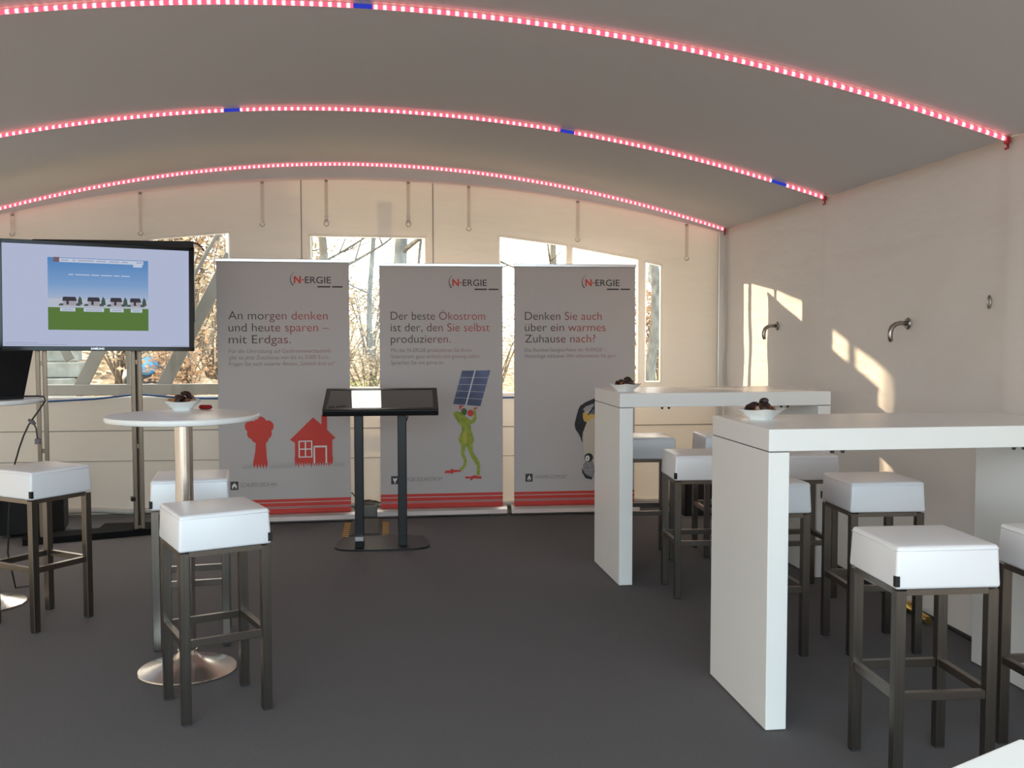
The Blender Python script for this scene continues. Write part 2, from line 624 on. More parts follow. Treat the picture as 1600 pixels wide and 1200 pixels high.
def curve_fill(name, outer, holes):
    cu = bpy.data.curves.new(name, 'CURVE')
    cu.dimensions = '2D'
    cu.fill_mode = 'BOTH'
    for ring in [outer] + holes:
        sp = cu.splines.new('POLY')
        sp.points.add(len(ring) - 1)
        for p, q in zip(sp.points, ring):
            p.co = (q[0], q[1], 0, 1)
        sp.use_cyclic_u = True
    o = bpy.data.objects.new(name, cu)
    C.objects.link(o)
    dg = bpy.context.evaluated_depsgraph_get(); dg.update()
    me = bpy.data.meshes.new_from_object(o.evaluated_get(dg))
    bpy.data.objects.remove(o); bpy.data.curves.remove(cu)
    for v in me.vertices:
        v.co = Vector((v.co.x, 0, v.co.y))
    return me


def inset(ring, d):
    """shift a convex outline inwards by d"""
    n = len(ring)
    cx = sum(p[0] for p in ring) / n; cz = sum(p[1] for p in ring) / n
    lines = []
    for k in range(n):
        a, b = Vector(ring[k]), Vector(ring[(k + 1) % n])
        t = (b - a).normalized(); nn = Vector((-t.y, t.x))
        if nn.dot(Vector((cx, cz)) - a) < 0:
            nn = -nn
        lines.append((a + nn * d, t))
    out = []
    for k in range(n):
        p, t = lines[k - 1]; q, s = lines[k]
        den = t.x * s.y - t.y * s.x
        lam = ((q.x - p.x) * s.y - (q.y - p.y) * s.x) / den
        out.append((p.x + t.x * lam, p.y + t.y * lam))
    return out


top = [(XL + (XR + 0.03 - XL) * k / 48, wall_top(XL + (XR + 0.03 - XL) * k / 48) + 0.03) for k in range(48, -1, -1)]
outer = [(XL, 0.012), (XR + 0.03, 0.012)] + top
holes = [r for w in WIN.values() for r in w]
me = curve_fill('wall_back', outer, holes)
me.materials.append(MATS['back_cloth'])
wb = bpy.data.objects.new('wall_back', me)
C.objects.link(wb)
wb.location = (0, YB, 0)
struct(wb)
mb = MB()
for x in (-0.825, 0.216):
    mb.box(x - 0.0035, x + 0.0035, -0.006, -0.002, 0.94 if x < 0 else 0.9, wall_top(x) - 0.02)
for z, dz in ((0.672, 0.004), (0.432, 0.003)):
    mb.box(XL + 0.02, XR - 0.02, -0.005, -0.002, z - dz / 1.2, z + dz / 1.2)
mb.build('seam', 'seam', wb)
mb = MB()
for ring in holes:
    o_ = inset(ring, -0.014); i_ = inset(ring, 0.006)
    n = len(ring)
    for k in range(n):
        a, b = o_[k], o_[(k + 1) % n]; c, d = i_[(k + 1) % n], i_[k]
        mb.poly([(a[0], -0.004, a[1]), (b[0], -0.004, b[1]), (c[0], -0.004, c[1]), (d[0], -0.004, d[1])])
mb.build('welded_border', 'welded_border', wb)
# loose hem lying along the floor
mb = MB()
pts = []
for k in range(60):
    x = XL + 0.05 + (XR - XL - 0.1) * k / 59
    pts.append((x, -0.02 - 0.012 * math.sin(k * 1.7), 0.04 + 0.008 * math.sin(k * 0.9)))
mb.tube(pts, 0.022, 8)
mb.build('hem', 'back_cloth', wb)
for wname, rings in WIN.items():
    mb = MB()
    for ring in rings:
        mb.poly([(p[0], 0, p[1]) for p in ring])
    o = mb.build(wname, 'window_foil', None, loc=(0, YB + 0.003, 0))
    struct(o)


# side walls: stretched fabric with folds
def side_wall(name, x, sgn, cloth):
    mb = MB()
    ny, nz = 170, 46
    Z1 = roof_z(x) + 0.02
    rows = []
    for i in range(ny + 1):
        y = YF + (YB - YF) * i / ny
        row = []
        for j in range(nz + 1):
            z = 0.003 + (Z1 - 0.003) * j / nz
            t = (z / Z1)
            d = 0.0
            for yp in (2.2, 4.12, 6.03):
                d -= 0.012 * math.exp(-((y - yp) / 0.05) ** 2)
            b = abs(math.sin(PI * (y - 0.27) / 1.925))
            d += 0.018 * b * math.sin(PI * t)
            d += 0.007 * math.sin(9 * y + 7 * z + 1.3 * math.sin(5 * z)) * math.sin(PI * t) * (0.4 + 0.6 * math.sin(1.7 * y) ** 2)
            d += 0.010 * max(0, math.sin(5.2 * y + 15 * z + 1.5 * math.sin(2.1 * y))) ** 3 * max(0, t - .5) * (0.5 + 0.5 * math.sin(2.3 * y + 1))
            d += 0.004 * math.sin(17 * y - 13 * z + 2 * math.sin(3 * y)) * max(0, t - .45)
            if z < 1.1:
                d += 0.006 * math.sin(14 * z + 2.1 * y) * (1.1 - z)
            row.append(mb.bm.verts.new((x + sgn * d, y, z)))
        rows.append(row)
    for a, b in zip(rows, rows[1:]):
        for j in range(nz):
            mb.bm.faces.new((a[j], b[j], b[j + 1], a[j + 1])).smooth = True
    return struct(mb.build(name, cloth))


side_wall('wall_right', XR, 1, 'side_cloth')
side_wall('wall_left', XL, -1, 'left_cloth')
MB().box(XR - 0.018, XR + 0.012, YF, YB - 0.14, 0.0, 0.016).build('gap_shade_right', 'rubber'); struct(bpy.data.objects['gap_shade_right'])  # dark strip added to draw the shaded gap at the wall foot
# corner upright and floor skirting
mb = MB()
mb.box(2.555, 2.60, 7.99, 8.03, 0.0, roof_z(2.58) - 0.03, bev=0.004)
mb.build('trim_1', 'aluminium'); struct(bpy.data.objects['trim_1'])
mb = MB()
mb.box(XL, 1.0, YB - 0.05, YB + 0.02, 0.0, 0.012)
mb.box(1.0, XR, YB - 0.13, YB - 0.02, 0.0, 0.022)
mb.build('baseboard_back', 'grey_box'); struct(bpy.data.objects['baseboard_back'])


# LED strips along the roof arches
def led_strip(y, blues, label):
    t = thing('led_strip', label, 'light strip', (0, y, 0), 0, 'red light strips under the roof arches')
    n = 220
    x0, x1 = XL + 0.03, XR - 0.025
    xs = [x0 + (x1 - x0) * k / n for k in range(n + 1)]

    def seg(a, b, name, m):
        mb = MB()
        pts = [Vector((x, 0, roof_z(x))) for x in xs if a <= x <= b]
        pts = [Vector((a, 0, roof_z(a)))] + pts + [Vector((b, 0, roof_z(b)))]
        mb.tube(pts, 0.0095, 8)
        o = mb.build(name, m, t, recalc=True)
        uvl = o.data.uv_layers.new(name='arc')
        for lp in o.data.loops:
            uvl.data[lp.index].uv = (o.data.vertices[lp.vertex_index].co.x * 1.03 + 10, 0)
        return o
    cuts = [x0] + [v for b in blues for v in b] + [x1]
    for k in range(len(cuts) - 1):
        if k % 2 == 0:
            seg(cuts[k], cuts[k + 1], 'light_tube', 'led_tube')
        else:
            o = seg(cuts[k], cuts[k + 1], 'blue_section', 'led_blue')
            o['label'] = 'short blue section of the strip'
    mb = MB()
    pts = [Vector((x, 0.0, roof_z(x) + 0.016)) for x in xs]
    for p in pts[::1]:
        pass
    for a, b in zip(pts, pts[1:]):
        mb.poly([a + Vector((0, -.012, 0)), b + Vector((0, -.012, 0)), b + Vector((0, .012, 0)), a + Vector((0, .012, 0))])
    mb.build('backing_tape', 'strap_white', t)
    mb = MB()
    ex, ez = x1, roof_z(x1)
    mb.box(ex - 0.012, ex + 0.006, -0.014, 0.014, ez - 0.018, ez + 0.012, bev=0.003)
    mb.tube([(ex, 0, ez - 0.015), (ex + 0.001, 0.0, ez - 0.035), (ex - 0.012, 0, ez - 0.04)], 0.006, 8)
    mb.build('end_plug', 'led_red_cap', t)
    return t


led_strip(4.123, [(-0.205, -0.128)], 'red light strip nearest the camera, ending highest on the right wall')
led_strip(6.028, [(-1.052, -0.96), (0.931, 1.018), (2.257, 2.352)], 'red light strip across the middle roof arch, with several short blue sections')
led_strip(7.99, [], 'red light strip along the back wall, unbroken by any blue section')


# hanging straps with hooks on the back wall
def strap(x, z0, ring, label):
    t = thing('hanging_strap', label, 'strap', (x, YB - 0.015, 0), 0, 'white hook straps along the top of the back wall')
    zt = wall_top(x) - 0.01
    mb = MB()
    mb.box(-0.014, 0.014, -0.004, 0.0, z0 + 0.03, zt - 0.03, bev=0.0015)
    mb.build('webbing', 'strap_white', t)
    mb = MB()
    mb.lathe([(0, -0.008), (0.011, -0.008), (0.013, 0.0), (0.011, 0.008), (0, 0.008)], 12, (0, 0, zt - 0.02))
    mb.build('rivet', 'hook_metal', t)
    mb = MB()
    c = z0 + 0.026
    if ring:
        mb.tube([(0.018 * math.cos(a), -0.008, c + 0.026 * math.sin(a)) for a in [2 * PI * k / 16 for k in range(16)]], 0.0035, 8, closed=True)
        mb.box(-0.018, 0.018, -0.011, -0.005, c + 0.05, c + 0.056)
    else:
        mb.tube([(0.018 * math.cos(a), -0.008, c + 0.022 * math.sin(a)) for a in [PI + PI * k / 12 for k in range(13)]], 0.0035, 8)
    mb.build('hook', 'hook_metal', t)
    return t


for x, z0, ring, lab in (
        (-3.01, 2.182, False, 'white hook strap at the far left end, above the screen\'s left corner'),
        (-2.055, 2.196, False, 'white hook strap hanging just above the large screen'),
        (-1.125, 2.274, False, 'white hook strap between the left window and the middle window'),
        (-0.627, 2.284, True, 'white hook strap above the left part of the middle window'),
        (0.02, 2.286, True, 'white hook strap above the right part of the middle window'),
        (0.503, 2.255, False, 'white hook strap between the middle window and the right window'),
        (1.392, 2.175, False, 'white hook strap hanging above the right window'),
        (2.303, 2.03, False, 'white hook strap at the right end, near the corner')):
    strap(x, z0, ring, lab)


# tubular wall hooks on the right wall
def wall_hook(y, z, label):
    t = thing('wall_hook', label, 'hook', (XR + 0.012, y, z), 0, 'curved metal wall hooks')
    pts = [(-0.0, 0, 0), (-0.05, 0, 0.002), (-0.075, 0, -0.004), (-0.095, 0, -0.02), (-0.105, 0, -0.045), (-0.104, 0, -0.075), (-0.098, 0, -0.095)]
    MB().tube(pts, [0.012, 0.012, 0.0125, 0.0135, 0.0145, 0.0135, 0.010], 14).build('hook_arm', 'hook_metal', t)
    mb = MB()
    b2 = bmesh.new()
    bmesh.ops.create_cone(b2, cap_ends=True, segments=28, radius1=0.032, radius2=0.026, depth=0.008)
    mb.merge(b2, Matrix.Translation((-0.012, 0, 0)) @ Matrix.Rotation(-PI / 2, 4, 'Y'))
    mb.build('wall_plate', 'hook_metal', t)
    return t


wall_hook(6.886, 1.487, 'curved metal hook on right wall, farther one beside the sunlit patch')
wall_hook(5.017, 1.49, 'curved metal hook on right wall, nearer one above the near table')
t = thing('eyelet', 'tiny oval metal eyelet high on the right wall', 'eyelet', (XR + 0.008, 4.272, 1.581), 0)
MB().tube([(-0.01, 0.012 * math.cos(a), 0.028 * math.sin(a)) for a in [2 * PI * k / 18 for k in range(18)]], 0.004, 8, closed=True).build('ring', 'hook_metal', t)
MB().box(-0.012, 0.004, -0.006, 0.006, 0.004, 0.014).build('pin', 'hook_metal', t)

# blue rope along the sill
mb = MB()
P = [(-3.4, 0.905), (-3.143, .907), (-2.762, .909), (-2.424, .926), (-2.133, .957), (-2.06, .957), (-1.85, .937), (-1.693, .925), (-1.495, .922), (-1.1, .915), (-.4, .918),
     (.3, .914), (.813, .911), (1.3, .912), (1.7, .912)]
mb.tube([(x, YB - 0.022, z) for x, z in P], 0.0075, 8)
tag(mb.build('rope', 'blue_rope', recalc=True), 'thin blue rope stretched along the sill of the back windows', 'rope')

# small brass fitting on the floor by the right wall
t = thing('floor_fitting', 'small shiny brass tube fitting on the floor against the right wall', 'fitting', (2.565, 4.74, 0), -4)
MB().tube([(0, -0.14, 0.022), (0, 0.10, 0.022)], 0.020, 16).build('tube', 'brass', t)
MB().box(-0.03, 0.03, 0.10, 0.13, 0.0, 0.05, bev=0.006).build('bracket', 'brass', t)


# ------------------------------------------------------------------ bar stools
def make_stool(label):
    t = thing('bar_stool', label, 'bar stool', (0, 0, 0), 0, 'white bar stools on steel legs')
    # upholstered seat: a bevelled box that narrows slightly upwards, crowned top
    b2 = bmesh.new()
    bmesh.ops.create_cube(b2, size=1.0)
    for v in b2.verts:
        k = 0.1725 if v.co.z < 0 else 0.1665
        v.co = Vector((math.copysign(k, v.co.x), math.copysign(k, v.co.y), 0.645 if v.co.z < 0 else 0.780))
    bmesh.ops.bevel(b2, geom=b2.edges[:], offset=0.011, segments=4, affect='EDGES', profile=0.5)
    bmesh.ops.subdivide_edges(b2, edges=[e for e in b2.edges if e.calc_length() > 0.1 and e.verts[0].co.z > 0.7 and e.verts[1].co.z > 0.7], cuts=5, use_grid_fill=True)
    for v in b2.verts:
        if v.co.z > 0.76:
            v.co.z += 0.006 * max(0, 1 - (v.co.x / 0.17) ** 2) * max(0, 1 - (v.co.y / 0.17) ** 2)
    mb = MB(); mb.merge(b2)
    seat = mb.build('seat', 'white_leather', t, smooth=True)
    # stitched welt just below the top edge and down the corners
    mb = MB()
    k, zz = 0.1682, 0.767
    mb.tube([(-k + .01, -k, zz), (k - .01, -k, zz), (k, -k + .01, zz), (k, k - .01, zz), (k - .01, k, zz), (-k + .01, k, zz), (-k, k - .01, zz), (-k, -k + .01, zz)],
            0.0022, 6, closed=True)
    mb.build('welt', 'white_leather', seat)
    MB().box(-0.1742, -0.160, -0.1742, -0.166, 0.655, 0.688).box(-0.1742, -0.166, -0.166, -0.158, 0.655, 0.688).build('label_tab', 'tag_black', seat)
    # steel frame
    for sx, sy in ((-1, -1), (1, -1), (1, 1), (-1, 1)):
        x0, x1 = sorted((sx * 0.168, sx * 0.134)); y0, y1 = sorted((sy * 0.168, sy * 0.134))
        lg = MB().box(x0, x1, y0, y1, 0.006, 0.640, bev=0.0015, seg=1).build('leg', 'steel', t)
        MB().box(x0 + .002, x1 - .002, y0 + .002, y1 - .002, 0.0, 0.008).build('foot_cap', 'rubber', lg)
    for k in range(4):
        M = Matrix.Rotation(k * PI / 2, 4, 'Z')
        MB().box(-0.134, 0.134, -0.164, -0.142, 0.288, 0.316, M, bev=0.0015, seg=1).build('stretcher', 'steel_rail', t)
    mb = MB()
    for k in range(4):
        mb.box(-0.134, 0.134, -0.166, -0.140, 0.626, 0.6445, Matrix.Rotation(k * PI / 2, 4, 'Z'))
    mb.build('seat_frame', 'steel_rail', t)
    return t


STOOLS = [
    (-0.744, 3.907, 115, 'white bar stool in the left foreground, in front of the small round table'),
    (-1.829, 5.158, 55.5, 'white bar stool at the left edge, below the large screen'),
    (-1.009, 4.772, 9.0, 'white bar stool standing behind the pole of the round table'),
    (1.682, 3.080, -1, 'white bar stool in front of the near high table, fully in view'),
    (2.222, 3.080, 179, 'white bar stool cut off by the right edge of the photo'),
    (2.127, 4.350, -92, 'white bar stool behind the near high table, nearest the right wall'),
    (2.153, 5.300, 180, 'white bar stool tucked under the right end of the far high table'),
    (1.600, 4.365, 182, 'white bar stool half hidden behind the left leg of the near table'),
    (1.520, 6.265, 178, 'white bar stool behind the far table, next to its left leg'),
    (1.608, 5.360, -2, 'white bar stool in front of the far high table, left of the near one'),
    (2.065, 6.310, 178, 'white bar stool behind the far table, mostly hidden by the near table'),
]
stool = make_stool(STOOLS[0][3])
for k, (x, y, a, lab) in enumerate(STOOLS):
    if k == 0:
        stool.location = (x, y, 0); stool.rotation_euler = (0, 0, R(a))
    else:
        dup(stool, (x, y, 0), a, lab)


# ------------------------------------------------------------------ high tables
def make_high_table(label):
    t = thing('high_table', label, 'high table', (0, 0, 0), 0, 'white high tables with slab legs')
    L, W = 1.266, 0.605
    MB().box(-L / 2, L / 2, -W / 2, W / 2, 1.020, 1.100, bev=0.0025, seg=2).build('tabletop', 'white_laminate', t)
    for s in (-1, 1):
        x0, x1 = sorted((s * L / 2, s * (L / 2 - 0.078)))
        lg = MB().box(x0, x1, -W / 2, W / 2, 0.004, 1.0165, bev=0.0025, seg=2).build('leg_panel', 'white_laminate', t)
        MB().box(x0 + .003, x1 - .003, -W / 2 + .003, W / 2 - .003, 1.015, 1.0205).build('joint', 'dark_gap', lg)
        MB().box(x0 + .004, x1 - .004, -W / 2 + .004, W / 2 - .004, 0.0, 0.006).build('glide', 'rubber', lg)
    for x in (-0.35, 0.37):
        mb = MB()
        for d in (-0.02, 0.02):
            mb.lathe([(0, -0.016), (0.006, -0.016), (0.008, -0.006), (0.005, 0.0)], 12, (x + d, -W / 2 + 0.05, 1.0205))
        mb.build('bolt_pair', 'dark_gap', t)
    return t


ht = make_high_table('white high table nearest in the right foreground, long front edge lit')
ht.location = (1.908, 3.741, 0); ht.rotation_euler = (0, 0, 0.030)
dup(ht, (1.812, 5.834, 0), math.degrees(0.046), 'white high table farther back, between the right banner and the near table')
dup(ht, (0.551, 0.088, 0), -62.2, 'white high table showing only one tabletop corner at bottom right')


# ------------------------------------------------------------------ round tables
def make_round_table(label):
    t = thing('round_table', label, 'standing table', (0, 0, 0), 0, 'round standing tables on steel trumpet bases')
    MB().lathe([(0, 1.074), (0.300, 1.074), (0.310, 1.077), (0.314, 1.085), (0.314, 1.094), (0.311, 1.099), (0.305, 1.100), (0, 1.100)], 96).build('tabletop', 'white_laminate', t, smooth=True)
    MB().lathe([(0.0, 0.07), (0.037, 0.07), (0.037, 1.06), (0.037, 1.074), (0, 1.074)], 40).build('pole', 'polished_steel', t, smooth=True)
    MB().lathe([(0, 0.0), (0.204, 0.0), (0.206, 0.004), (0.203, 0.009), (0.165, 0.018), (0.12, 0.031), (0.08, 0.046), (0.055, 0.060), (0.043, 0.075), (0.040, 0.09), (0.0, 0.09)], 72).build('base', 'polished_steel', t, smooth=True)
    return t


rt = make_round_table('small round standing table at left with a snack bowl on it')
rt.location = (-0.945, 4.33, 0)
dup(rt, (-2.245, 5.50, 0), 30, 'small round standing table at the left edge, carrying the black laptop')


# ------------------------------------------------------------------ bowls and sweets
def make_bowl(label):
    t = thing('snack_bowl', label, 'bowl', (0, 0, 0), 0, 'square white snack bowls')
    mb = MB()

    def ring(h, z, lift):
        # rounded square with drawn-out corners
        pts = []
        for k in range(48):
            a = 2 * PI * k / 48
            c, s = math.cos(a), math.sin(a)
            q = (abs(c) ** 5 + abs(s) ** 5) ** (-0.2)
            pts.append((h * q * c, h * q * s, z + lift * (abs(math.sin(2 * a)) ** 4)))
        return pts
    prof = [(0.038, 0.0, 0), (0.040, 0.004, 0), (0.058, 0.020, 0.001), (0.076, 0.035, 0.005), (0.080, 0.0385, 0.006), (0.077, 0.0395, 0.006), (0.056, 0.0235, 0.001), (0.036, 0.009, 0)]
    rings = [[mb.bm.verts.new(p) for p in ring(*q)] for q in prof]
    for A, B in zip(rings, rings[1:]):
        for k in range(48):
            mb.bm.faces.new((A[k], A[(k + 1) % 48], B[(k + 1) % 48], B[k]))
    mb.bm.faces.new(rings[0][::-1]); mb.bm.faces.new(rings[-1])
    mb.build('dish', 'porcelain', t, smooth=True, recalc=True)
    return t


def sweet(kind):
    mb = MB()
    if kind == 'biscuit':            # curved chocolate biscuit
        n = 12
        pts = [(-0.028 + 0.056 * k / (n - 1), 0, 0.011 * math.sin(PI * k / (n - 1))) for k in range(n)]
        b2 = MB(); b2.tube(pts, [0.006 + 0.007 * math.sin(PI * k / (n - 1)) for k in range(n)], 10)
        bb = b2.bm
        for v in bb.verts:
            v.co.y *= 1.5
        mb.merge(bb)
    else:                            # lumpy praline
        b2 = bmesh.new()
        bmesh.ops.create_icosphere(b2, subdivisions=3, radius=1)
        rg = random.Random(hash(kind) % 7 + 3)
        for v in b2.verts:
            n_ = 1 + 0.10 * math.sin(5 * v.co.x + 3 * v.co.y) + 0.08 * math.sin(7 * v.co.z + 2 * v.co.x)
            v.co = Vector((v.co.x * 0.019 * n_, v.co.y * 0.014 * n_, v.co.z * 0.011 * n_))
        mb.merge(b2)
    return mb


bowl = make_bowl('square white snack bowl on the near high table')
BOWLS = [((1.405, 3.835, 1.1), 38, 'square white snack bowl on the near high table', 'near high table', 1.0),
         ((1.275, 5.735, 1.1), 40, 'square white snack bowl on the far high table', 'far high table', 1.0),
         ((-1.005, 4.585, 1.1), 10, 'square white snack bowl on the round table', 'round table', 0.98)]
KIND = {'biscuit': ('dark_chocolate', 'curved dark chocolate biscuit'), 'praline': ('milk_chocolate', 'lumpy milk chocolate sweet'),
        'wafer': ('wafer', 'pale brown wafer piece'), 'caramel': ('caramel', 'orange caramel sweet')}
PROTO = {}
for k in KIND:
    mb = sweet('biscuit' if k == 'biscuit' else 'praline')
    PROTO[k] = mb.build('sweet', KIND[k][0], smooth=True)
used = set()
rng = random.Random(5)
LAY = [(-0.046, -0.006, 0.030, 'biscuit'), (-0.022, -0.026, 0.034, 'wafer'), (-0.018, 0.022, 0.036, 'biscuit'), (0.004, -0.004, 0.046, 'praline'),
       (0.026, -0.022, 0.034, 'praline'), (0.018, 0.012, 0.052, 'biscuit'), (0.046, 0.004, 0.030, 'wafer'), (0.002, 0.040, 0.034, 'wafer'), (0.03, 0.035, 0.034, 'biscuit'),
       (-0.040, 0.030, 0.030, 'praline'), (0.0, -0.040, 0.036, 'biscuit')]
for bi, (loc, rot, lab, where, sc) in enumerate(BOWLS):
    if bi == 0:
        bw = bowl; bw.location = loc; bw.rotation_euler = (0, 0, R(rot))
    else:
        bw = dup(bowl, loc, rot, lab)
    for (dx, dy, dz, k) in LAY:
        if bi == 2 and dx < -0.03:
            k = 'caramel'
        if bi == 1 and dx < -0.01 and k == 'wafer':
            k = 'caramel'
        if k in used:
            o = PROTO[k].copy(); C.objects.link(o)
        else:
            o = PROTO[k]; used.add(k)
        cx, sx_ = math.cos(R(rot * 0)), math.sin(R(rot * 0))
        o.location = (loc[0] + dx * sc, loc[1] + dy * sc, loc[2] + dz + 0.008)
        o.rotation_euler = (rng.uniform(-.5, .5), rng.uniform(-.5, .5), rng.uniform(-PI, PI))
        tag(o, f'{KIND[k][1]} heaped in the snack bowl on the {where}', 'sweet', f'{KIND[k][1]}s in the bowl on the {where}')

mb = MB()
n = 12
mb.tube([(-0.032 + 0.064 * k / (n - 1), 0, 0.010) for k in range(n)], [0.003, 0.009] + [0.0105] * (n - 4) + [0.009, 0.003], 10)
for v in mb.bm.verts:
    v.co.y *= 1.25
o = mb.build('wrapped_bar', 'red_foil', smooth=True)
o.location = (-0.905, 4.60, 1.1005); o.rotation_euler = (0, 0, R(-18))
tag(o, 'small red foil wrapped bar lying beside the bowl on the round table', 'sweet')


# ------------------------------------------------------------------ roll-up banners
def px_icon(mb, u, z, y, s, kind):
    mb.flat([(u, z), (u + s, z), (u + s, z + s * 1.1), (u, z + s * 1.1)], y, 0)
    c = u + s / 2
    if kind == 'house':
        mb.flat([(c - .3 * s, z + .2 * s), (c - .12 * s, z + .2 * s), (c - .12 * s, z + .42 * s), (c + .12 * s, z + .42 * s), (c + .12 * s, z + .2 * s), (c + .3 * s, z + .2 * s),
                 (c + .3 * s, z + .58 * s), (c, z + .92 * s), (c - .3 * s, z + .58 * s)], y - .0006, 1)
    elif kind == 'plug':
        mb.flat([(c - .05 * s, z + .1 * s), (c + .08 * s, z + .1 * s), (c + .08 * s, z + .35 * s), (c + .28 * s, z + .6 * s), (c + .28 * s, z + .9 * s), (c + .1 * s, z + .75 * s),
                 (c - .1 * s, z + .75 * s), (c - .22 * s, z + .9 * s), (c - .22 * s, z + .55 * s), (c - .05 * s, z + .35 * s)], y - .0006, 1)
    else:
        mb.flat([(c - .14 * s, z + .18 * s), (c + .14 * s, z + .18 * s), (c + .26 * s, z + .42 * s), (c + .16 * s, z + .66 * s), (c + .02 * s, z + .95 * s), (c - .06 * s, z + .68 * s),
                 (c - .24 * s, z + .46 * s)], y - .0006, 1)
        mb.flat([(c - .05 * s, z + .18 * s), (c + .07 * s, z + .18 * s), (c + .09 * s, z + .36 * s), (c, z + .55 * s), (c - .09 * s, z + .36 * s)], y - .0012, 0)


def banner(loc, rot, label, u0, u1, ztop, head, body, footer, icon, logo, picture, foot_hidden=False):
    t = thing('rollup_banner', label, 'banner', loc, rot, 'grey roll-up banners before the back wall')
    b0, b1 = u0 - 0.02, u1 + 0.02
    # cassette with rounded front
    mb = MB()
    pr = [(-0.075, 0.008), (-0.078, 0.02), (-0.066, 0.05), (-0.045, 0.066), (-0.012, 0.072), (0.012, 0.072), (0.04, 0.06), (0.05, 0.03), (0.05, 0.008)]
    mb.prism(pr, b0, b1, 'x')
    ca = mb.build('cassette', 'silver', t)
    for x0, x1 in ((b0 - 0.008, b0), (b1, b1 + 0.008)):
        mb = MB(); mb.prism([(p[0] * 1.06, p[1] * 1.03) for p in pr], x0, x1, 'x'); mb.build('end_cap', 'aluminium', ca)
    for x in (b0 + 0.12, b1 - 0.12):
        MB().box(x - 0.02, x + 0.02, -0.085, 0.06, 0.0, 0.008).build('foot', 'rubber', ca)
    MB().tube([((b0 + b1) / 2, 0.02, 0.07), ((b0 + b1) / 2, 0.02, ztop)], 0.010, 10).build('support_pole', 'aluminium', t)
    # printed sheet
    mb = MB().box(u0, u1, 0.0, 0.0012, 0.072, ztop - 0.012)
    sh = mb.build('printed_sheet', 'banner_vinyl', t)
    MB().box(u0 - 0.006, u1 + 0.006, -0.010, 0.014, ztop - 0.026, ztop, bev=0.004).build('top_rail', 'silver', t)
    Y = -0.0018
    # stripes
    mb = MB()
    for z0, z1, mi in ((0.153, 0.176, 0), (0.118, 0.147, 1), (0.112, 0.118, 2), (0.106, 0.112, 3), (0.072, 0.103, 1)):
        mb.flat([(u0, z0), (u1, z0), (u1, z1), (u0, z1)], Y, mi)
    mb.build('printed_stripes', ['ink_red', 'ink_red', 'ink_palegrey', 'ink_stripe_dark'], sh)
    # logo
    lu, lz, lw = logo
    mb = MB()
    arc = []
    for k in range(14):
        a = R(108 + 125 * k / 13)
        arc.append((lu + 0.052 + 0.052 * math.cos(a), lz + 0.028 + 0.060 * math.sin(a)))
    for k in range(13, -1, -1):
        a = R(108 + 125 * k / 13)
        th_ = 0.0015 + 0.007 * (k / 13)
        arc.append((lu + 0.052 + (0.052 - th_) * math.cos(a), lz + 0.028 + (0.060 - th_) * math.sin(a)))
    mb.flat(arc, Y, 0)
    add_text(mb, 'N', lu + 0.028, lz, Y, 0.052, 0.052, 1, bold=0.03)
    mb.flat([(lu + 0.086, lz + 0.020), (lu + 0.104, lz + 0.020), (lu + 0.104, lz + 0.029), (lu + 0.086, lz + 0.029)], Y, 1)
    add_text(mb, 'ERGIE', lu + 0.110, lz, Y, lw - 0.110, 0.050, 0, bold=0.008)
    word_marks(mb, lu + 0.202, lz - 0.032, Y, (0.098, 0.078), 0.011, 0, 0.012)
    mb.build('printed_logo', ['ink_dark', 'ink_red'], sh)
    # headline
    mb = MB()
    for k, (s, w) in enumerate(head):
        add_text(mb, s, HX[0], 1.541 - 0.0895 * k, Y, w, 0.064, 0)
    mb.build('headline', 'ink_headline', sh)
    # small print
    mb = MB()
    for k, (s, w) in enumerate(body):
        add_text(mb, s, HX[0], 1.290 - 0.0482 * k, Y, w, 0.030, 0)
    mb.build('small_print', 'ink_smallprint', sh)
    # footer
    mb = MB()
    px_icon(mb, footer[1], 0.256, Y, 0.058, icon)
    add_text(mb, footer[0], footer[1] + 0.075, 0.277, Y, footer[2], 0.030, 2)
    mb.build('footer_mark', ['ink_dark', 'ink_white', 'ink_grey'], sh)
    picture(sh, Y)
    return t


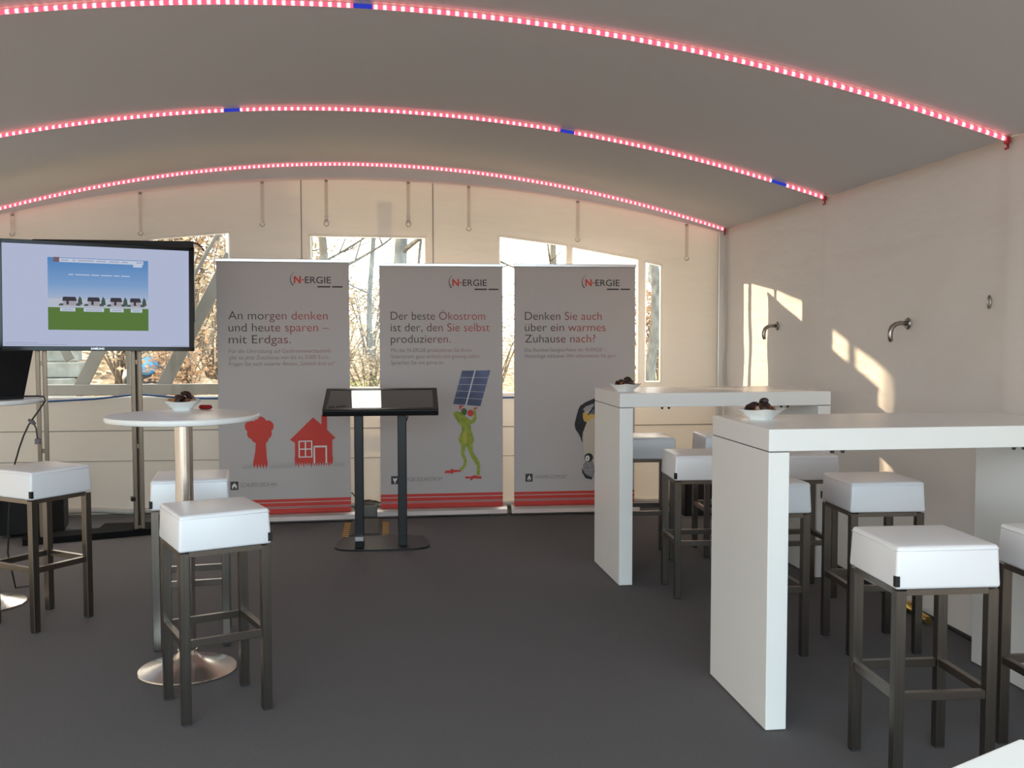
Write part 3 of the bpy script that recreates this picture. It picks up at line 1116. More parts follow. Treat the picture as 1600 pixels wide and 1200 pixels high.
def pic_house(sh, Y):
    mb = MB()
    def teeth(x0, x1, zb, n, seed, amp):
        rg = random.Random(seed)
        out = []
        for k in range(n):
            a = x0 + (x1 - x0) * k / n; b = x0 + (x1 - x0) * (k + .5) / n
            out += [(a, zb + amp), (b, zb - rg.uniform(0.2, 1) * amp)]
        return out + [(x1, zb + amp)]
    # tree
    for cx, cz, r_ in ((0.232, 0.735, 0.045), (0.30, 0.765, 0.045), (0.355, 0.735, 0.045), (0.245, 0.68, 0.042), (0.34, 0.68, 0.045), (0.295, 0.70, 0.06), (0.27, 0.645, 0.035), (0.325, 0.64, 0.035)):
        mb.ell(cx, cz, r_, r_ * 1.0, Y, 0)
        Y -= 0.00012
    mb.flat([(0.268, 0.66), (0.262, 0.55), (0.243, 0.45)] + teeth(0.243, 0.352, 0.425, 5, 3, 0.022)[0:] + [(0.345, 0.50), (0.338, 0.66)], Y, 0)
    # house
    Y -= 0.0002
    mb.flat([(0.519, 0.628), (0.692, 0.797), (0.755, 0.742), (0.755, 0.816), (0.797, 0.816), (0.797, 0.70), (0.860, 0.636), (0.835, 0.622), (0.835, 0.45),
             (0.555, 0.45), (0.555, 0.605)], Y, 0)
    mb.flat(teeth(0.552, 0.838, 0.432, 15, 8, 0.024) + [(0.838, 0.50), (0.552, 0.50)], Y - 0.0002, 0)
    Y -= 0.0006
    # window bars
    w = 0.009
    for z0, z1, x0, x1 in ((0.490, 0.620, 0.582, 0.582 + w), (0.490, 0.620, 0.676, 0.676 + w), (0.490, 0.620, 0.629, 0.629 + w), (0.490, 0.490 + w, 0.582, 0.685), (0.611, 0.620, 0.582, 0.685), (0.551, 0.560, 0.582, 0.685)):
        mb.flat([(x0, z0), (x1, z0), (x1, z1), (x0, z1)], Y, 1)
    for z0, z1, x0, x1 in ((0.445, 0.580, 0.693, 0.693 + w * 1.3), (0.445, 0.580, 0.783, 0.783 + w * 1.3), (0.566, 0.580, 0.693, 0.795)):
        mb.flat([(x0, z0), (x1, z0), (x1, z1), (x0, z1)], Y, 1)
    # pale grass
    rg = random.Random(2)
    for k in range(58):
        x = 0.17 + 0.76 * k / 58
        if 0.24 < x < 0.36 or 0.55 < x < 0.84:
            continue
        h = rg.uniform(0.02, 0.05)
        mb.flat([(x, 0.415), (x + 0.006, 0.415), (x + 0.003 + rg.uniform(-.004, .004), 0.425 + h)], Y, 2)
    mb.build('printed_house_and_tree', ['ink_red', 'ink_white', 'ink_palegrey'], sh)


def pic_frog(sh, Y):
    mb = MB()
    def F(pts):
        return [(0.516 + (a - 30) * 0.0008, 0.742 - (b - 560) * 0.000808) for a, b in pts]
    y = [Y]
    def lay(pts, mi):
        mb.flat(F(pts), y[0], mi); y[0] -= 0.00015
    lay([(205, 65), (485, 62), (385, 412), (115, 388)], 3)
    lay([(327, 64), (339, 64), (249, 400), (235, 398)], 4)
    for k in range(1, 5):
        f = k / 5
        a = (205 + (115 - 205) * f, 65 + (388 - 65) * f); b = (485 + (385 - 485) * f, 62 + (412 - 62) * f)
        lay([a, b, (b[0], b[1] + 3), (a[0], a[1] + 3)], 4)
    def E(cx, cy, rx, ry, mi):
        lay([(cx + rx * math.cos(2 * PI * k / 22), cy + ry * math.sin(2 * PI * k / 22)) for k in range(22)], mi)
    E(222, 465, 30, 36, 1)
    lay([(285, 590), (325, 575), (347, 530), (337, 440), (315, 432), (320, 510), (300, 545), (262, 580)], 0)
    E(287, 478, 30, 33, 2)
    E(203, 448, 8, 10, 2)
    lay([(195, 600), (203, 650), (182, 690), (165, 735), (185, 780), (240, 805), (300, 790), (322, 740), (310, 690), (293, 650), (290, 600), (262, 565), (205, 575)], 0)
    lay([(112, 482), (130, 465), (160, 458), (195, 475), (262, 530), (292, 552), (270, 570), (205, 605), (182, 590), (150, 545), (125, 505)], 0)
    lay([(195, 775), (242, 790), (232, 840), (222, 870), (250, 940), (245, 985), (205, 1040), (165, 1050), (170, 1030), (215, 985), (220, 940), (192, 880)], 0)
    lay([(245, 790), (305, 775), (310, 860), (370, 950), (382, 1010), (375, 1090), (345, 1090), (350, 1000), (300, 925), (265, 850)], 0)
    E(230, 715, 20, 58, 5)
    lay([(175, 402), (217, 402), (217, 412), (198, 416), (190, 440), (176, 436)], 2)
    lay([(315, 424), (365, 424), (352, 436), (320, 438)], 2)
    lay([(28, 1052), (40, 1038), (85, 1035), (95, 1018), (120, 1030), (190, 1036), (190, 1050), (120, 1055), (100, 1074), (85, 1062), (30, 1062)], 2)
    lay([(228, 1112), (240, 1098), (290, 1100), (325, 1085), (350, 1095), (392, 1100), (395, 1125), (310, 1120), (300, 1138), (280, 1136), (285, 1118), (240, 1120)], 2)
    mb.build('printed_frog_with_panel', ['ink_green', 'ink_leafgreen', 'ink_red', 'ink_cell', 'ink_cellline', 'ink_yellow'], sh)


def pic_penguin(sh, Y):
    mb = MB()
    y = [Y]
    def lay(pts, mi):
        mb.flat([(0.496 + (a - 60) * 0.000647, 0.912 - (b - 105) * 0.0006345) for a, b in pts], y[0], mi); y[0] -= 0.00015
    def E(cx, cy, rx, ry, mi):
        lay([(cx + rx * math.cos(2 * PI * k / 22), cy + ry * math.sin(2 * PI * k / 22)) for k in range(22)], mi)
    lay([(292, 110), (400, 130), (500, 230), (560, 420), (570, 650), (540, 900), (480, 1080), (330, 1100), (280, 900), (260, 300)], 1)      # slate back and flank
    lay([(215, 395), (292, 330), (420, 420), (450, 700), (400, 1000), (300, 1050), (180, 780), (168, 700), (172, 560), (190, 460)], 2)       # cream belly
    lay([(340, 95), (292, 105), (200, 145), (130, 190), (110, 230), (90, 300), (65, 400), (62, 440), (75, 490), (105, 530), (130, 580), (150, 640), (162, 655), (158, 600), (165, 530),
         (195, 450), (215, 400), (180, 385), (165, 340), (165, 290), (190, 260), (240, 215), (300, 160)], 0)
    lay([(165, 235), (200, 200), (292, 165), (292, 205), (240, 245), (190, 265)], 3)
    lay([(165, 300), (190, 268), (235, 300), (330, 300), (330, 340), (260, 360), (215, 395), (185, 385), (170, 350)], 4)
    lay([(228, 312), (240, 275), (292, 205), (330, 190), (330, 225), (292, 240), (252, 290), (238, 314)], 0)
    lay([(172, 925), (200, 890), (290, 890), (320, 1000), (300, 1100), (240, 1110), (190, 1060), (158, 1010)], 6)
    E(240, 845, 55, 55, 0)
    E(224, 855, 28, 36, 5)
    E(224, 855, 7, 9, 0)
    lay([(150, 980), (165, 1000), (200, 1060), (280, 1095), (285, 1125), (200, 1108), (160, 1040)], 0)
    mb.build('printed_penguin_and_chick', ['ink_black', 'ink_slate', 'ink_cream', 'ink_palegrey', 'ink_amber', 'ink_white', 'ink_midgrey'], sh)


HX = [0.080]
banner((-1.405, 7.632, 0), 4.0, 'grey roll-up banner printed with a red tree and house', -0.004, 0.973, 1.997,
       [('An morgen denken', 0.730), ('und heute sparen \u2013', 0.738), ('mit Erdgas.', 0.455)],
       [('F\u00fcr die Umr\u00fcstung auf Gasbrennwerttechnik', 0.755), ('gibt es jetzt Zusch\u00fcsse von bis zu 3.000 Euro.', 0.740), ('Fragen Sie nach unserer Aktion \u201eSchlie\u00df dich an!\u201c.', 0.797)],
       ('SCHLIESS DICH AN', 0.076, 0.264), 'house', (0.534, 1.816, 0.304), pic_house)
HX[0] = 0.103
banner((-0.225, 7.787, 0), 1.4, 'grey roll-up banner printed with a green frog holding a solar panel', 0.016, 0.977, 1.980,
       [('Der beste \u00d6kostrom', 0.736), ('ist der, den Sie selbst', 0.772), ('produzieren.', 0.464)],
       [('Mit der N-ERGIE produzieren Sie Ihren', 0.627), ('Solarstrom ganz einfach und g\u00fcnstig selbst.', 0.697), ('Sprechen Sie uns gerne an.', 0.415)],
       ('N-ERGIE SOLARSTROM', 0.097, 0.322), 'plug', (0.554, 1.806, 0.298), pic_frog)
HX[0] = 0.098
banner((0.83, 7.805, 0), 0.3, 'grey roll-up banner printed with a penguin and its chick', 0.012, 0.986, 1.982,
       [('Denken Sie auch', 0.615), ('\u00fcber ein warmes', 0.647), ('Zuhause nach?', 0.564)],
       [('Das Rundum-Sorglos-Paket der N-ERGIE \u2013', 0.653), ('Heizanlage inklusive. Wir informieren Sie gern.', 0.741)],
       ('W\u00c4RME KOMFORT', 0.102, 0.263), 'flame', (0.552, 1.810, 0.305), pic_penguin)


# ------------------------------------------------------------------ large screen on its stand
tv = thing('large_screen', 'large flat screen showing a blue and green web page', 'screen', (-2.66, 6.867, 0), 20.75)
W_, Z0, Z1 = 1.236, 1.319, 2.054
roll = Matrix.Translation((0.62, 0, 1.69)) @ Matrix.Rotation(R(0.75), 4, 'Y') @ Matrix.Translation((-0.62, 0, -1.69))
mb = MB()
mb.box(0.0, W_, 0.0, 0.045, Z0, Z1, roll, bev=0.004)
mb.box(0.12, W_ - 0.12, 0.045, 0.085, Z0 + 0.12, Z1 - 0.12, roll, bev=0.01)
hs = mb.build('housing', 'black_plastic', tv)
mb = MB()
for a, b, c, d in ((0.0, W_, Z0, Z0 + 0.030), (0.0, W_, Z1 - 0.026, Z1), (0.0, 0.020, Z0, Z1), (W_ - 0.036, W_, Z0, Z1)):
    mb.box(a, b, -0.012, 0.004, c, d, roll, bev=0.003)
bz = mb.build('bezel', 'black_gloss', tv)
mb = MB()
add_text(mb, 'SAMSUNG', 0, 0, 0, 0.084, 0.014, 0, bold=0.01)
mb.bm.transform(roll @ Matrix.Translation((0.555, -0.0127, Z0 + 0.009)))
mb.build('maker_mark', 'silver', bz)


sc = MB()
Yp = -0.002
sc.flat([(0.018, Z0 + 0.028), (W_ - 0.034, Z0 + 0.028), (W_ - 0.034, Z1 - 0.024), (0.018, Z1 - 0.024)], Yp, 0)
A0, A1, B0, B1 = 0.292, 0.928, 1.460, 1.946
gz = 1.612
sc.flat([(A0, B0), (A1, B0), (A1, gz), (A0, gz)], Yp - 0.0004, 1)
sc.flat([(A0, gz), (A1, gz), (A1, gz + 0.022), (A0, gz + 0.022)], Yp - 0.0004, 2)
sc.flat([(A0, gz + 0.02), (A1, gz + 0.02), (A1, gz + 0.055), (A0, gz + 0.06)], Yp - 0.0006, 2)
for x, w in ((0.385, 0.080), (0.54, 0.072), (0.685, 0.068), (0.812, 0.064)):
    sc.flat([(x - 0.03, gz + 0.012), (x + w + 0.03, gz + 0.012), (x + w + 0.02, gz + 0.03), (x - 0.02, gz + 0.026)], Yp - 0.0010, 5)
    sc.flat([(x, gz + 0.012), (x + w, gz + 0.012), (x + w, gz + 0.05), (x, gz + 0.05)], Yp - 0.0012, 3)
    sc.flat([(x - 0.006, gz + 0.044), (x + w + 0.006, gz + 0.044), (x + w - 0.004, gz + 0.072), (x, gz + 0.072)], Yp - 0.0014, 4)
    sc.flat([(x + 0.02, gz + 0.02), (x + 0.035, gz + 0.02), (x + 0.035, gz + 0.05), (x + 0.02, gz + 0.05)], Yp - 0.0016, 4)
    sc.flat([(x + w + 0.01, gz + 0.02), (x + w + 0.04, gz + 0.02), (x + w + 0.035, gz + 0.06), (x + w + 0.022, gz + 0.078), (x + w + 0.012, gz + 0.05)], Yp - 0.0014, 5)
for x, w in ((0.366, 0.094), (0.512, 0.128), (0.678, 0.088), (0.812, 0.075)):
    sc.flat([(x, gz - 0.026), (x + w, gz - 0.026), (x + w, gz - 0.002), (x, gz - 0.002)], Yp - 0.0012, 6)
    sc.flat([(x + 0.012, gz - 0.018), (x + w - 0.012, gz - 0.018), (x + w - 0.012, gz - 0.011), (x + 0.012, gz - 0.011)], Yp - 0.0016, 7)
sc.flat([(A0 + 0.07, B1 - 0.03), (A1 - 0.032, B1 - 0.03), (A1 - 0.032, B1 - 0.004), (A0 + 0.07, B1 - 0.004)], Yp - 0.0012, 6)
sc.flat([(A0 + 0.035, B1 - 0.030), (A0 + 0.072, B1 - 0.030), (A0 + 0.072, B1 + 0.002), (A0 + 0.035, B1 + 0.002)], Yp - 0.0016, 8)
sc.flat([(A1 - 0.098, B1 - 0.048), (A1 - 0.040, B1 - 0.048), (A1 - 0.040, B1 - 0.028), (A1 - 0.098, B1 - 0.028)], Yp - 0.0012, 6)
for x, w in ((0.375, 0.045), (0.445, 0.02), (0.478, 0.10), (0.595, 0.06), (0.675, 0.065), (0.755, 0.04), (0.85, 0.04)):
    sc.flat([(x, B1 - 0.020), (x + w, B1 - 0.020), (x + w, B1 - 0.013), (x, B1 - 0.013)], Yp - 0.0018, 7)
for k, (x, w) in enumerate(((0.42, 0.03), (0.462, 0.09), (0.562, 0.05), (0.622, 0.07), (0.702, 0.04), (0.752, 0.055))):
    sc.flat([(x, B1 - 0.115), (x + w, B1 - 0.115), (x + w, B1 - 0.109), (x, B1 - 0.109)], Yp - 0.0018, 6)
for x, w, z in ((0.03, 0.20, Z0 + 0.052), (0.03, 0.38, Z0 + 0.040), (1.08, 0.11, Z0 + 0.036)):
    sc.flat([(x, z), (x + w, z), (x + w, z + 0.004), (x, z + 0.004)], Yp - 0.0012, 7)
sc.bm.transform(roll)
scr = sc.build('display_panel', ['screen_white', 'screen_grass', 'screen_snow', 'screen_house', 'screen_roof', 'screen_tree', 'screen_panel', 'screen_textline', 'screen_logo'], tv)
sc = MB()
sc.flat([(A0, gz + 0.02), (A1, gz + 0.02), (A1, B1), (A0, B1)], Yp - 0.0003, 0)
sc.bm.transform(roll)
sc.build('displayed_sky', ['screen_sky'], scr)

# stand
ts = thing('screen_stand', 'tall twin-post steel stand with black floor plate under the large screen', 'stand', (-2.66, 6.867, 0), 20.75)
mb = MB()
mb.box(0.10, 1.20, 0.085, 0.29, 0.0, 0.045, bev=0.004)
mb.build('floor_plate', 'matte_black', ts)


def post(u):
    mb = MB()
    for d in (-0.022, 0.022):
        mb.box(u + d - 0.014, u + d + 0.014, 0.12, 0.17, 0.03, 1.78, bev=0.004)
    for z in (0.035, 0.62, 1.22, 1.74):
        mb.box(u - 0.012, u + 0.012, 0.135, 0.155, z, z + 0.03)
    return mb.build('post', 'post_steel', ts)


p1 = post(0.245)
p2 = post(0.855)
MB().box(0.80, 0.83, 0.115, 0.175, 0.245, 0.275, bev=0.004).build('cable_clip', 'black_plastic', p2)
mb = MB()
mb.box(0.20, 0.91, 0.085, 0.12, 1.55, 1.60); mb.box(0.20, 0.91, 0.085, 0.12, 1.72, 1.77)
mb.build('mount_bracket', 'black_metal', ts)

# second black display edge showing above the large screen
t = thing('display_back', 'black slab of a second display peeking out above the large screen', 'screen', (-2.03, 7.42, 0), 3.0)
MB().box(-0.60, 0.50, 0.0, 0.05, 1.52, 2.105, bev=0.006).build('housing', 'black_plastic', t)
mb = MB()
mb.tube([(0.50, -0.01, 2.09), (0.53, -0.02, 2.085), (0.56, -0.03, 2.06), (0.58, -0.05, 2.03)], 0.006, 8)
mb.build('cable', 'cable', t)
MB().box(0.055, 0.085, 0.05, 0.11, 0.0, 1.9, bev=0.004).build('rear_column', 'black_metal', t)
MB().box(-0.20, 0.16, 0.02, 0.20, 0.0, 0.03, bev=0.004).build('foot_plate', 'matte_black', t)

# laptop on the left round table
t = thing('laptop', 'black open laptop on the round table at the left edge', 'laptop', (-1.995, 5.44, 1.1), 40)
MB().box(-0.375, 0.0, 0.0, 0.25, 0.0, 0.020, bev=0.004).build('keyboard_base', 'black_plastic', t)
Ml = Matrix.Translation((0, 0.004, 0.020)) @ Matrix.Rotation(R(30), 4, 'X')
ld = MB().box(-0.375, 0.0, -0.010, 0.0, 0.0, 0.275, Ml, bev=0.003).build('lid', 'black_plastic', t)
MB().box(-0.362, -0.013, 0.0, 0.001, 0.014, 0.262, Ml).build('display_panel', 'black_gloss', ld)

# its mains lead with two grey plugs
t = thing('power_lead', 'thin black lead with grey plugs dangling from the left round table', 'cable', (0, 0, 0), 0)
P = [(-2.05, 5.47, 1.110), (-2.00, 5.50, 1.109), (-1.955, 5.51, 1.109), (-1.925, 5.52, 1.106), (-1.917, 5.52, 1.085), (-1.945, 5.52, 1.04), (-1.985, 5.52, 0.985), (-2.005, 5.52, 0.955), (-2.031, 5.52, 0.90), (-2.056, 5.52, 0.832), (-2.09, 5.54, 0.74),
     (-2.13, 5.56, 0.5), (-2.16, 5.60, 0.25), (-2.17, 5.72, 0.03), (-2.15, 5.85, 0.006)]
MB().tube(P, 0.0045, 8).build('lead', 'cable', t)
MB().tube([(-1.995, 5.515, 0.975), (-1.978, 5.515, 0.962), (-1.966, 5.515, 0.94), (-1.962, 5.515, 0.90), (-1.960, 5.515, 0.875)], 0.004, 8).build('branch_lead', 'cable', t)
MB().tube([(-2.004, 5.515, 0.984), (-1.985, 5.515, 0.972), (-1.970, 5.515, 0.958)], [0.006, 0.012, 0.008], 10).build('splitter', 'grey_plug', t)
MB().box(-1.972, -1.946, 5.503, 5.527, 0.852, 0.882, bev=0.004).build('plug', 'grey_plug', t)

# black case on the floor behind the stand
t = thing('equipment_case', 'black equipment case on the floor behind the left bar stool', 'case', (-2.66, 7.42, 0), 12)
MB().box(-0.23, 0.20, -0.15, 0.15, 0.02, 0.44, bev=0.02, seg=3).build('body', 'black_fabric', t)
MB().tube([(-0.07, -0.02, 0.435), (-0.07, -0.02, 0.462), (0.05, -0.02, 0.462), (0.05, -0.02, 0.435)], 0.008, 8).build('handle', 'black_plastic', t)
for x in (-0.17, 0.14):
    MB().box(x - 0.02, x + 0.02, -0.12, 0.12, 0.0, 0.022).build('foot', 'rubber', t)
mb = MB()
mb.box(-0.028, 0.028, -0.012, 0.012, 0.0, 0.47, Matrix.Rotation(R(-6), 4, 'X'), bev=0.008, seg=3)
o = mb.build('board', 'white_laminate'); o.location = (-2.87, 7.17, 0.002)
tag(o, 'narrow white board standing in front of the black equipment case', 'board')

# ------------------------------------------------------------------ touch-screen kiosk
t = thing('touch_kiosk', 'black two-legged kiosk with a sloping touch screen in mid room', 'kiosk', (-0.172, 6.80, 0), 0.0)
mb = MB()
oc = []
for k in range(40):
    a = 2 * PI * k / 40
    c, s = math.cos(a), math.sin(a)
    q = (abs(c) ** 4 + abs(s) ** 4) ** (-0.25)
    x, y = 0.335 * q * c, 0.235 * q * s
    x *= (1.0 - 0.16 * (y / 0.235 + 1) / 2)
    oc.append((x, y))
mb.prism(oc, 0.0, 0.012, 'z', bev=0.003)
mb.build('base_plate', 'black_metal', t)
for x in (-0.150, 0.137):
    lg = MB().box(x - 0.030, x + 0.030, -0.14, -0.08, 0.010, 0.955, bev=0.006).build('leg', 'black_metal', t)
    if x < 0:
        o = MB().box(x - 0.029, x + 0.029, -0.178, -0.139, 0.055, 0.085, bev=0.003).build('cap', 'silver', lg)
        o['label'] = 'silver cap at the foot of the leg'
        MB().box(x - 0.027, x + 0.027, -0.175, -0.139, 0.012, 0.056, bev=0.003).build('cable_shoe', 'black_plastic', lg)
TILT = math.atan2(0.120, 0.40)
Mk = Matrix.Translation((0, -0.245, 0.936)) @ Matrix.Rotation(TILT, 4, 'X')
MB().box(-0.378, 0.378, -0.004, 0.405, -0.042, 0.0, Mk, bev=0.006).build('screen_housing', 'black_plastic', t)
mb = MB()
mb.box(-0.378, 0.378, -0.004, 0.028, 0.0, 0.006, Mk); mb.box(-0.378, 0.378, 0.378, 0.405, 0.0, 0.006, Mk)
mb.box(-0.378, -0.345, 0.028, 0.378, 0.0, 0.006, Mk); mb.box(0.345, 0.378, 0.028, 0.378, 0.0, 0.006, Mk)
mb.build('screen_frame', 'black_plastic', t)
MB().box(-0.346, 0.346, 0.027, 0.379, 0.0005, 0.003, Mk).build('touch_panel', 'touch_glass', t)
MB().tube([(0.185, -0.02, 0.935), (0.18, -0.05, 0.89), (0.168, -0.085, 0.85)], 0.004, 8).build('screen_cable', 'cable', t)
mb = MB()
for x in (-0.09, 0.02, 0.25):
    mb.box(x - 0.008, x + 0.008, 0.02, 0.035, -0.048, -0.042, Mk)
mb.build('screw', 'aluminium', t)

# cable ramp and floor box behind the kiosk
t = thing('cable_ramp', 'grey rubber cable ramp with yellow and black striped edges behind the kiosk', 'cable ramp', (-0.305, 7.335, 0), 1.0)
MB().prism([(-0.12, 0.0), (-0.09, 0.022), (0.09, 0.022), (0.12, 0.0)], -0.28, 0.28, 'y').build('ramp_body', 'grey_rubber', t)
for s in (-1, 1):
    mb = MB()
    n = 8
    for k in range(n):
        y0, y1 = -0.27 + 0.54 * k / n, -0.27 + 0.54 * (k + 1) / n
        x0, x1 = s * 0.118, s * 0.165
        ym = (y0 + y1) / 2
        sl = 0.03
        for (a, b, mi) in ((y0, ym, 0), (ym, y1, 1)):
            q = [(x0, a - sl * (s < 0), 0.003), (x1, a - sl * (s > 0), 0.003), (x1, b - sl * (s > 0), 0.003), (x0, b - sl * (s < 0), 0.003)]
            mb.poly(q if s > 0 else q[::-1], mi)
    o = mb.build('striped_edge', ['hazard_yellow', 'hazard_black'], t)
t = thing('floor_box', 'low grey floor box between the left and middle banners', 'box', (-0.325, 7.90, 0), 0.0)
MB().box(-0.09, 0.09, -0.14, 0.10, 0.0, 0.095, bev=0.01).build('body', 'grey_box', t)
MB().box(-0.07, 0.07, -0.12, 0.08, 0.095, 0.100).build('cover', 'grey_rubber', t)
mb = MB()
mb.tube([(-0.47, 7.85, 0.19), (-0.43, 7.83, 0.185), (-0.40, 7.80, 0.15), (-0.385, 7.78, 0.11), (-0.40, 7.76, 0.06), (-0.38, 7.72, 0.03)], 0.005, 8)
tag(mb.build('cable', 'cable', recalc=True), 'black cable looping at the right foot of the house banner', 'cable')
mb = MB()
mb.tube([(-0.36, 7.80, 0.128), (-0.30, 7.79, 0.135), (-0.24, 7.78, 0.120), (-0.20, 7.84, 0.10), (-0.15, 7.90, 0.06)], 0.005, 8)
tag(mb.build('cable', 'cable', recalc=True), 'black cable arching over the grey floor box', 'cable')

# dark crate in the back right corner
t = thing('crate', 'black crate on the floor in the back right corner', 'crate', (2.36, 7.72, 0), 2)
mb = MB()
mb.box(-0.20, 0.20, -0.15, 0.15, 0.0, 0.015)
for a, b, c, d in ((-0.20, 0.20, -0.15, -0.138), (-0.20, 0.20, 0.138, 0.15), (-0.20, -0.188, -0.15, 0.15), (0.188, 0.20, -0.15, 0.15)):
    mb.box(a, b, c, d, 0.0, 0.37)
for k in range(9):
    x = -0.18 + 0.045 * k
    mb.box(x - 0.005, x + 0.005, -0.156, -0.15, 0.03, 0.33)
mb.build('body', 'crate_black', t)
mb = MB(); mb.box(-0.206, 0.206, -0.158, 0.158, 0.355, 0.378, bev=0.006)
mb.build('lid', 'crate_black', t)


# ------------------------------------------------------------------ outdoors
def bank(x, y):
    def ss(a, b, v):
        v = max(0.0, min(1.0, (v - a) / (b - a)))
        return v * v * (3 - 2 * v)
    if y < 8.3:
        return -0.06
    H = 1.0 + 2.3 * ss(1.0, 7.0, -x)
    h = -0.06 + ss(10.5, 27, y) * H
    return h + 0.10 * math.sin(1.3 * x + 0.7 * y) * ss(10, 14, y) + 0.05 * math.sin(3.1 * x - 2.3 * y) * ss(10, 14, y)


mb = MB()
gx = [-60, -40, -28] + [-20 + 0.8 * k for k in range(51)] + [28, 40, 60]
gy = [-45, -20, -8, 0, 8.2] + [8.6 + 0.8 * k for k in range(32)] + [38, 48, 65, 90]
rows = [[mb.bm.verts.new((x, y, bank(x, y))) for x in gx] for y in gy]
for a, b in zip(rows, rows[1:]):
    for i in range(len(gx) - 1):
        mb.bm.faces.new((a[i], a[i + 1], b[i + 1], b[i])).smooth = True
struct(mb.build('ground', 'leaf_litter'))


def bush_meshes(seed, h, w, leaf, nleaf, nstem):
    rg = random.Random(seed)
    st, lf = MB(), MB()
    tips = []
    for k in range(nstem):
        a = rg.uniform(0, 2 * PI); lean = rg.uniform(0.1, 1.0) * w
        p0 = Vector((rg.uniform(-.1, .1), rg.uniform(-.1, .1), -0.05))
        p3 = Vector((lean * math.cos(a), lean * math.sin(a), h * rg.uniform(0.55, 1.0)))
        mid = (p0 + p3) / 2 + Vector((rg.uniform(-.1, .1), rg.uniform(-.1, .1), h * 0.12))
        pts = [p0, (p0 + mid) / 2 + Vector((0, 0, .04)), mid, (mid + p3) / 2 + Vector((rg.uniform(-.06, .06), 0, .03)), p3]
        st.tube(pts, [0.016, 0.013, 0.010, 0.007, 0.003], 5)
        tips.append(pts)
        for j in range(3):
            q = pts[rg.randint(2, 4)]
            e_ = q + Vector((rg.uniform(-.4, .4), rg.uniform(-.4, .4), rg.uniform(0, .45)))
            st.tube([q, (q + e_) / 2 + Vector((0, 0, .03)), e_], [0.006, 0.004, 0.002], 4)
            tips.append([q, (q + e_) / 2, e_])
    for k in range(nleaf):
        pts = rg.choice(tips)
        i = rg.randint(len(pts) // 2, len(pts) - 1)
        c = pts[i].lerp(pts[i - 1], rg.random()) + Vector((rg.gauss(0, .10), rg.gauss(0, .10), rg.gauss(0, .10)))
        s = leaf * rg.uniform(0.6, 1.3)
        M = Matrix.Translation(c) @ Matrix.Rotation(rg.uniform(0, 6.28), 4, 'Z') @ Matrix.Rotation(rg.uniform(-1.4, 1.4), 4, 'X')
        lf.poly([M @ Vector(p) for p in ((-s * .5, 0, 0), (-s * .1, -s * .32, s * .06), (s * .5, 0, 0), (-s * .1, s * .32, s * .06))])
    return st, lf


def make_bush(kind, seed, h, w, leaf, nleaf, nstem, label, group):
    t = thing('shrub', label, 'shrub', (0, 0, 0), 0, group)
    st, lf = bush_meshes(seed, h, w, leaf, nleaf, nstem)
    st.build('stems', 'twig', t)
    lf.build('leaves', kind, t)
    return t


BL = {'leaf_orange': ('twiggy shrub with dry orange leaves on the bank behind the tent', 'orange-leaved shrubs on the bank'),
      'leaf_beige': ('twiggy shrub with dry beige leaves on the bank behind the tent', 'beige-leaved shrubs on the bank'),
      'leaf_olive': ('low shrub with olive green leaves on the bank behind the tent', 'olive green shrubs on the bank')}
SH = {
    'leaf_orange': [(-2.9, 13.2, 1.0), (-4.4, 16.0, 1.3), (-5.7, 18.5, 1.5), (-3.9, 19.0, 1.5), (-5.0, 22.5, 1.8), (-7.2, 22.0, 1.7), (-2.4, 15.0, 0.7), (-4.0, 25.0, 1.7), (4.2, 16.5, 1.2), (5.4, 21.0, 1.3)],
    'leaf_beige': [(-3.4, 14.6, 1.1), (-4.9, 14.2, 0.9), (-3.2, 17.2, 1.4), (-6.4, 20.4, 1.7), (-4.6, 20.6, 1.8), (-8.5, 24.0, 1.9), (-6.0, 25.5, 1.9), (-1.3, 18.4, 1.0), (-0.6, 16.6, 0.8), (-1.7, 21.0, 1.4), (0.1, 19.5, 1.0), (1.7, 18.5, 0.9), (3.0, 20.5, 1.0), (-3.0, 22.5, 1.7), (-0.9, 23.5, 1.3)],
    'leaf_olive': [(-4.1, 13.4, 0.45), (-0.8, 14.5, 0.5), (1.0, 15.5, 0.55), (3.4, 14.6, 0.5), (1.6, 14.0, 0.4)],
}
for kind, lst in SH.items():
    lab, grp = BL[kind]
    seeds = {'leaf_orange': 11, 'leaf_beige': 23, 'leaf_olive': 37}[kind]
    pr = make_bush(kind, seeds, 1.7 if kind != 'leaf_olive' else 1.0, 0.9, 0.075, 900, 16, lab, grp)
    for k, (x, y, s) in enumerate(lst):
        o = pr if k == 0 else dup(pr, (0, 0, 0), 0, lab, grp)
        o.location = (x, y, bank(x, y)); o.scale = (s, s, s); o.rotation_euler = (0, 0, 1.7 * k)

